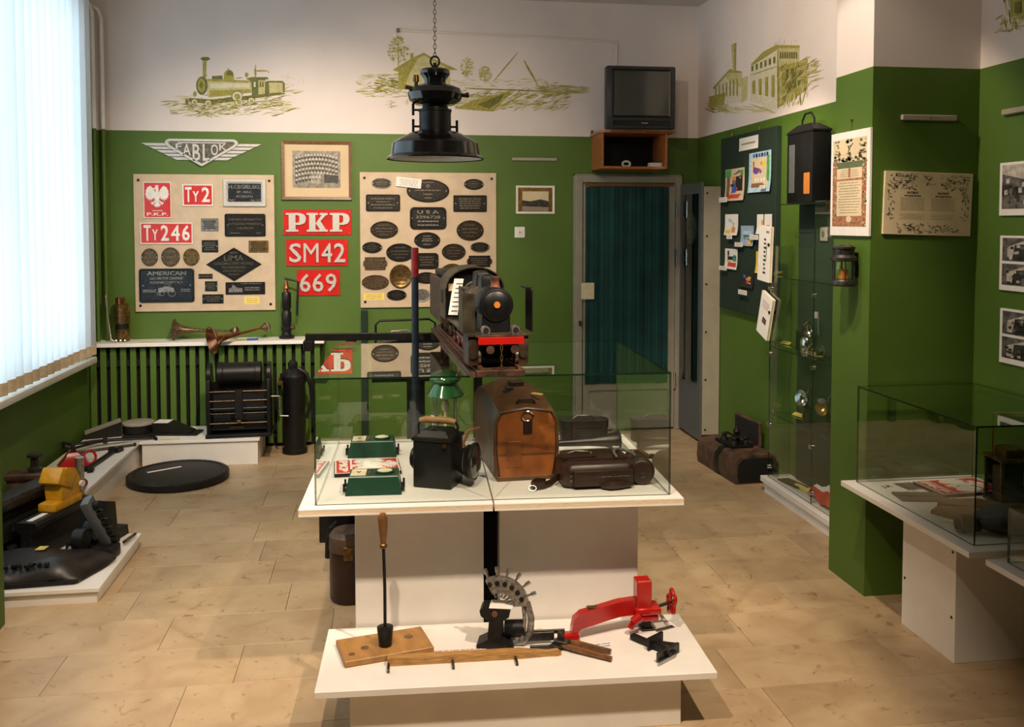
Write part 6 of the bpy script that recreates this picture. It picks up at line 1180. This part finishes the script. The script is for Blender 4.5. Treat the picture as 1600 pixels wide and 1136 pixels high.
ex = thing('acetylene_generator', 'tall black cylinder with hose standing on the floor beside the plinth', 'cylinder', (-.625, 6.66, 0))
MB().lathe([(.075, 0), (.09, .01), (.09, .03), (.078, .04), (.078, .50), (.09, .52), (.09, .56), (.06, .60), (.03, .62)], 28).build('tank', 'black_paint', ex); MB().lathe([(.03, .615), (.035, .63), (.035, .655), (.02, .67), (.0, .672)], 16, (-.01, 0, 0)).build('cap', 'black_iron', ex)
MB().tube([(.03, -.03, .62), (.09, -.04, .58), (.12, -.04, .48), (.125, -.04, .38), (.10, -.05, .30), (.085, -.06, .26)], .014, 8).build('hose', 'black_paint', ex); MB().tube([(-.08, -.02, .58), (-.10, -.03, .50), (-.095, -.03, .42)], .014, 8).build('side_pipe', 'black_iron', ex); MB().cyl((-.09, -.05, .52), (-.09, -.075, .52), .018, n=12).build('valve', 'brass_old', ex)
# signal tin, wheel chocks
def chock(x, y, z, rz, label, topm, l=.26, flip=1):
    o = thing('wheel_chock', label, 'chock', (x, y, z), rz)
    MB().prism([(-l/2, 0), (l/2, 0), (l/2, .02), (-l*.1, .085), (-l/2, .085)], -.06, .06, 'y').build('wedge', 'black_iron', o)
    MB().rings([[(a, y_, b) for a, b in ((-l/2+.004, .0852), (-l*.1, .0852), (-l*.1, .087), (-l/2+.004, .087))] for y_ in (-.055, .055)]).build('worn_face', topm, o, smooth=0); bx('plate', 'black_iron', o, -l/2-.03, l/2+.05, -.075, .075, 0, .012, .002); return o
chock(-1.445, 6.60, PB, R(-8), 'black wedge chock with white paper top on the back plinth', 'paper'); 
card('label_card', -1.44, 6.425, PB, .13, .026, R(0), 'yellow label in front of the black wedge chock', 'yellow_label')
wg = thing('wedge_block', 'black wedge shaped chock with pale sloping face in the plinth corner', 'chock', (-1.93, 6.63, 0), R(18)); wg.scale = (.78, .9, 1)
MB().prism([(-.15, 0), (.15, 0), (.15, .10), (-.15, .03)], -.08, .08, 'y').build('wedge', 'black_iron', wg, (0, 0, .0)); MB().rings([[(-.148, y_, .032), (.148, y_, .1012), (.148, y_, .103), (-.148, y_, .034)] for y_ in (-.075, .075)]).build('pale_face', 'cloth_grey', wg, smooth=0)
bx('foot', 'black_paint', wg, -.13, .13, -.07, .07, -.0, .004); wg.location.z = PA
tn = thing('signal_tin', 'round black tin with a pale grey lid on the corner plinth', 'tin', (-1.705, 6.675, PA), R(0))
MB().cyl((0, 0, .014), (0, 0, .078), .105, n=36).build('can', 'black_iron', tn); MB().lathe([(.107, .070), (.107, .082), (.10, .086), (.0, .086)], 36).build('lid', 'cloth_grey', tn); bx('mat_plate', 'black_iron', tn, -.08, .085, -.12, .12, 0, .013, .002)
# long tongs, spanner
tn2 = thing('rail_tongs', 'long black iron rail tongs lying across the left plinth', 'tongs', (-1.83, 6.33, PA), R(28)); tn2.scale = (.72, .72, .8)
for s_ in (-1, 1):
    MB().tube([(-.28, s_*.08, .03), (-.10, s_*.03, .045), (0, 0, .045), (.25, -s_*.03, .03), (.42, -s_*.055, .022)], [.011, .012, .014, .009, .010], 8).build('arm', 'black_iron', tn2); MB().tube([(-.28, s_*.08, .03), (-.34, s_*.06, .05), (-.35, s_*.01, .04)], [.016, .020, .012], 8).build('jaw', 'black_iron', tn2)
MB().cyl((0, 0, .02), (0, 0, .07), .02, n=12).build('pivot', 'dark_steel', tn2); bx('cross_handle', 'black_iron', tn2, .415, .44, -.11, .09, .006, .035, .006)
for k, (x, y, rz, l, lb) in enumerate(((-1.81, 6.20, R(28), .40, 'thin straight iron bar beside the rail tongs'),)):
    o = thing('iron_bar', lb, 'bar', (x, y, PA), rz); MB().tube([(-l/2, 0, .010), (l/2, 0, .010)], .009, 8).build('shaft', 'dark_steel', o); MB().sph((l/2, 0, .012), .012, 8).build('tip', 'black_iron', o)
sp2 = thing('track_spanner', 'black double ended track spanner near the edge of the left plinth', 'spanner', (-1.735, 5.92, PA), R(86)); sp2.scale = (.9, .9, 1)
MB().box(-.24, .24, -.016, .016, .002, .022, .004).build('shank', 'black_iron', sp2)
for s_ in (-1, 1): MB().prism([(s_*.22, -.035), (s_*.29, -.05), (s_*.31, -.02), (s_*.27, -.012), (s_*.27, .012), (s_*.31, .02), (s_*.29, .05), (s_*.22, .035)], 0, .026).build('head', 'black_iron', sp2)
rv = thing('red_valve', 'small bright red valve wheel among the tongs on the left plinth', 'valve', (-1.875, 5.84, PA), R(20))
MB().rings([[(x, y, 0) for x, y in ((-.09, -.06), (.09, -.06), (.09, .06), (-.09, .06))], [(x, y, .05) for x, y in ((-.05, -.05), (.06, -.05), (.06, .05), (-.05, .05))], [(x, y, .085) for x, y in ((-.03, -.03), (.02, -.03), (.02, .03), (-.03, .03))]]).build('body', 'red_paint', rv); MB().tube([(.09+.035*math.cos(t), .0+.02*math.sin(t), .04+.035*math.sin(t)) for t in [i*PI/8 for i in range(16)]], .008, 8, True).build('wheel', 'red_paint', rv); MB().cyl((.0, 0, .08), (.0, 0, .115), .016, n=10).build('stem', 'dark_steel', rv)
# brown rail length lying across, with white paper
RS = lambda s: [(p[0]*s, p[1]*s) for p in rail_sec]
br = thing('rail_section', 'short rusty brown rail section lying across the near end of the left plinth', 'rail', (-1.80, 5.18, PA), R(0)); br.scale = (1, 1, .85)
MB().rings([[(x, y*1.15, z*1.25) for y, z in rail_sec] for x in (-.20, .16)]).build('rail', 'wood_chest', br, smooth=30); bx('paper_strip', 'paper', br, -.02, .10, -.025, .01, .1692, .1702); MB().lathe([(.035, 0), (.035, .02), (.022, .03), (.022, .09), (.04, .095), (.04, .11), (.0, .115)], 20, (-.06, -.0, .17)).build('bolt', 'dark_steel', br)
MB().cyl((.13, .09, .035), (.13, .15, .035), .034, n=14).build('red_stub', 'dark_red', br)
# yellow topped jack on near plinth
yj = thing('rail_jack', 'yellow painted rail jack standing on a long rail piece', 'jack', (-1.625, 4.66, PC), R(74)); yj.scale = (1, 1, .88)
MB().rings([[(x, y*1.25, z*1.45) for y, z in rail_sec] for x in (-.16, .30)]).build('rail', 'black_iron', yj, smooth=30); bx('polished_head', 'dark_steel', yj, -.158, .02, -.045, .045, .1955, .1975); bx('paper_strip', 'paper', yj, -.13, -.01, -.015, .015, .198, .199)
bx('clamp', 'yellow_paint', yj, .0, .22, -.05, .05, .197, .245, .010); MB().prism([(.06, .245), (.20, .245), (.22, .30), (.17, .40), (.10, .42), (.05, .32)], -.045, .045, 'y').build('body', 'yellow_paint', yj); MB().tr((.10, 0, .36), ry=R(28)).box(-.075, .055, -.055, .055, -.045, .045, .008).build('head', 'yellow_paint', yj); MB().cyl((.20, -.05, .30), (.20, -.065, .30), .018, n=12).build('bolt', 'white_enamel', yj)
MB().cyl((.30, .02, .05), (.30, .02, .42), .022, n=14).build('steel_post', 'steel', yj)
# grey rail standing at the far left, black castings
gr = thing('rail_joint', 'grey topped bolted rail joint at the far left of the near plinth', 'rail', (-1.80, 4.62, PC), R(72))
MB().rings([[(x, y*1.4, z*1.9+.02) for y, z in rail_sec] for x in (-.25, .36)]).build('rail', 'dark_steel', gr, smooth=30); bx('fishplate', 'black_iron', gr, -.20, .30, -.075, -.035, .08, .17, .006)
for x in (-.14, -.03, .10, .22): MB().cyl((x, -.075, .125), (x, -.11, .125), .026, n=6).build('bolt', 'black_iron', gr)
bx('sleeper_pad', 'loco_rust', gr, -.22, .34, -.09, .09, 0, .02, .003); bx('yellow_tag', 'yellow_label', gr, -.255, -.2505, -.03, .03, .22, .28)
cs = thing('point_chair', 'black cast point chair between the jack and the link jaws', 'casting', (-1.40, 4.69, PC), R(74))
MB().prism([(-.16, 0), (.16, 0), (.15, .05), (.06, .06), (.045, .20), (-.02, .22), (-.06, .06), (-.15, .05)], -.07, .07, 'y').build('casting', 'black_iron', cs); MB().cyl((-.10, 0, .05), (-.10, 0, .09), .025, n=6).cyl((.11, 0, .05), (.11, 0, .09), .025, n=6).build('bolts', 'black_iron', cs); MB().tube([(-.02, -.15, .02), (.10, -.14, .02)], .008, 8).build('brass_rod', 'brass_old', cs)
jw = thing('link_jaw', 'tilted black bar of bolted links at the right of the near plinth', 'casting', (-1.335, 4.50, PC), R(-10))
MB().tr((0, 0, .155), rx=R(22), ry=R(-14)).box(-.022, .022, -.035, .035, -.13, .15, .006).build('plate', 'slate_grey', jw)
for k in range(5): MB().tr((0, 0, .155), rx=R(22), ry=R(-14)).cyl((.02, .0, -.10+.052*k), (.050, .0, -.10+.052*k), .020, n=12).build('bolt', 'black_iron', jw)
MB().box(-.02, .085, -.06, .04, 0, .06, .01).box(-.05, .03, -.03, .10, 0, .04, .008).build('foot', 'black_iron', jw); MB().cyl((-.09, -.05, .10), (-.04, -.05, .10), .05, n=16).cyl((-.09, .05, .11), (-.04, .05, .11), .045, n=16).build('boss', 'black_iron', jw); MB().cyl((-.10, -.09, .06), (-.085, -.09, .06), .022, n=12).build('steel_cap', 'slate_grey', jw)
sb = thing('cast_plate', 'black cast iron sheet with bent edges and worn raised marks at the plinth front', 'casting', (-1.585, 4.275, PC), R(4))
n1, n2 = 14, 8; vs = []
for j in range(n2+1):
    for i in range(n1+1):
        u, q = i/n1*2-1, j/n2*2-1; vs.append((u*.30+q*.055*u, q*.12, max(.016, .085-.075*max(0, abs(u)-.62)**1.4*3.2-.075*max(0, -q-.5)*1.4+.012*math.sin(u*5+q*2))))
tv_, bv_ = vs, [(v[0], v[1], max(0, v[2]-.016)) for v in vs]; N_ = len(vs); fs = [(j*(n1+1)+i, j*(n1+1)+i+1, (j+1)*(n1+1)+i+1, (j+1)*(n1+1)+i) for j in range(n2) for i in range(n1)]
bd = [i for i in range(n1+1)]+[(j)*(n1+1)+n1 for j in range(1, n2+1)]+[n2*(n1+1)+i for i in range(n1-1, -1, -1)]+[j*(n1+1) for j in range(n2-1, 0, -1)]
MB().add(tv_+bv_, fs+[tuple(N_+k for k in reversed(f)) for f in fs]+[(bd[k], bd[(k+1) % len(bd)], N_+bd[(k+1) % len(bd)], N_+bd[k]) for k in range(len(bd))]).build('sheet', 'leather_black', sb, smooth=60)
MB().box(-.16, .16, -.08, .09, 0, .045).build('core', 'black_gap', sb); bx('side_roll', 'black_iron', sb, -.24, .24, -.132, -.112, .0, .02, .006)
m = MB(); rq = random.Random(4)
for k in range(11): x = -.17+.027*k; m.box(x, x+.006, -.092, -.058, .074, .088).box(x, x+.018, -.092+.014*rq.randint(0, 2), -.086+.014*rq.randint(0, 2)+.004, .074, .087)
m.build('raised_letters', 'black_iron', sb, smooth=0)['kind'] = 'stuff'
card('label_card', -1.545, 4.36, PC+.102, .04, .05, R(-8), 'yellow label on the black cast iron sheet', 'yellow_label', n=3)
# round iron cover leaning flat on the floor
mc = thing('iron_disc', 'large round black iron cover lying on the stone floor', 'cover', (-1.307, 6.06, 0), R(15))
MB().lathe([(.30, 0), (.315, .008), (.315, .045), (.305, .052), (.285, .052), (.28, .047), (.0, .048)], 56).build('disc', 'black_iron', mc)
rv_ = MB()
for k in range(48): a = 2*PI*k/48; rv_.box(.292*math.cos(a)-.006, .292*math.cos(a)+.006, .292*math.sin(a)-.006, .292*math.sin(a)+.006, .051, .055)
rv_.build('rim_studs', 'bronze_light', mc)['kind'] = 'stuff'
MB().tr((-.08, .10, .0485), rz=R(18)).box(-.11, .11, -.012, .012, 0, .001).build('paper_strip', 'paper', mc)
# ------------------------------------------------------------------ things on the wall shelf
ZSH = .7975
p = at(196, 531, 'z', ZSH)
cyl = thing('brass_cylinder', 'upright brass cylinder with dark band and tall bent rod on the shelf end', 'lamp', (p.x, 6.93, ZSH))
MB().lathe([(.045, 0), (.05, .008), (.05, .09)], 28).build('lower_can', 'brass_old', cyl); MB().lathe([(.047, .09), (.047, .13)], 28).build('dark_band', 'black_iron', cyl); MB().lathe([(.053, .13), (.053, .265), (.048, .27)], 28).build('upper_can', 'brass_old', cyl); MB().lathe([(.034, .268), (.034, .315), (.03, .32), (.0, .32)], 24, (-.01, 0, 0)).build('cap', 'copper', cyl); MB().tube([(-.045, -.04, .004), (-.068, -.04, .02), (-.09, -.03, .18), (-.105, -.02, .345)], .007, 8).build('rod', 'relief_grey', cyl)
for x in (-.03, .0, .03): MB().sph((x, -.055, .010), .010, 8).build('steel_nut', 'steel', cyl)
def horn(x, y, z, rz, tilt, L, rb, m, label):
    o = thing('brass_horn', label, 'horn', (x, y, z), rot=(0, tilt, rz), group='horns on the shelf')
    MB().lathe([(.008, L), (.010, L*.6), (.016, L*.35), (.028, L*.16), (rb*.75, L*.04), (rb, .0), (rb*.98, -.002), (rb*.7, L*.05), (.02, L*.2), (.008, L*.4)], 28, (0, 0, 0), 'x', c1=True).build('bell', m, o); MB().lathe([(.014, L-.02), (.026, L), (.034, L+.008), (.034, L+.03), (.024, L+.04), (.0, L+.045)], 18, (0, 0, 0), 'x').build('reed_box', 'brass_old', o); MB().lathe([(.018, L+.01), (.038, L+.014), (.038, L+.024), (.018, L+.028)], 8, (0, 0, 0), 'x').build('nut_ring', 'relief_grey', o)
    MB().tube([(.0, rb*math.cos(t), rb*math.sin(t)) for t in [i*PI/14 for i in range(28)]], .0035, 6, True).build('bell_rim', m, o); return o
a = at(272, 517, 'y', 6.92); horn(a.x, 6.92, ZSH+.078, R(-2), R(2), .42, .076, 'bronze_light', 'dull brass horn lying at the back of the long shelf')
a = at(331, 532, 'y', 6.66); horn(a.x, 6.66, a.z, R(32), R(-9), .40, .098, 'copper', 'copper horn with wide bell reaching over the shelf edge')
a = at(447, 530, 'z', ZSH)
hp = thing('blow_lamp', 'tall black hand pump with a bent lever on the shelf beside the 669 sign', 'pump', (a.x, 6.93, ZSH))
MB().lathe([(.055, 0), (.058, .006), (.058, .018), (.036, .026), (.032, .05), (.04, .06), (.04, .08), (.03, .09)], 24).build('foot', 'black_paint', hp); MB().lathe([(.03, .09), (.036, .12), (.036, .19), (.028, .205), (.028, .22), (.035, .23), (.035, .335), (.03, .345)], 24).build('barrel', 'black_paint', hp); MB().lathe([(.018, .345), (.018, .37), (.022, .375), (.016, .40), (.012, .43)], 16).build('gland', 'copper', hp)
MB().tube([(-.01, 0, .455), (-.005, 0, .445), (.05, 0, .435), (.088, 0, .42), (.082, 0, .33), (.076, 0, .17)], [.006, .009, .008, .009, .008, .009], 8).build('lever', 'black_iron', hp); MB().cyl((.035, -.01, .08), (.058, -.015, .085), .018, n=12).build('side_nut', 'bronze_light', hp)
p = at(235, 532, 'z', ZSH); card('label_card', p.x, 6.84, ZSH, .13, .03, 0, 'yellow label on the long shelf beside the brass cylinder', 'yellow_label'); p = at(375, 531, 'z', ZSH); card('label_card', p.x+.0, 6.90, ZSH, .16, .05, R(12), 'yellow label under the copper horn on the long shelf', 'yellow_label')
o = MB().box(-.04, .04, -.02, .02, 0, .012, .003).build('blue_case', 'blue_plastic', None, (at(396, 530, 'z', ZSH).x, 6.86, ZSH), R(8)); tag(o, 'small blue plastic case on the long shelf by the horn tips', 'case'); bx('clip', 'slate_grey', o, .03, .045, -.008, .008, .012, .016)
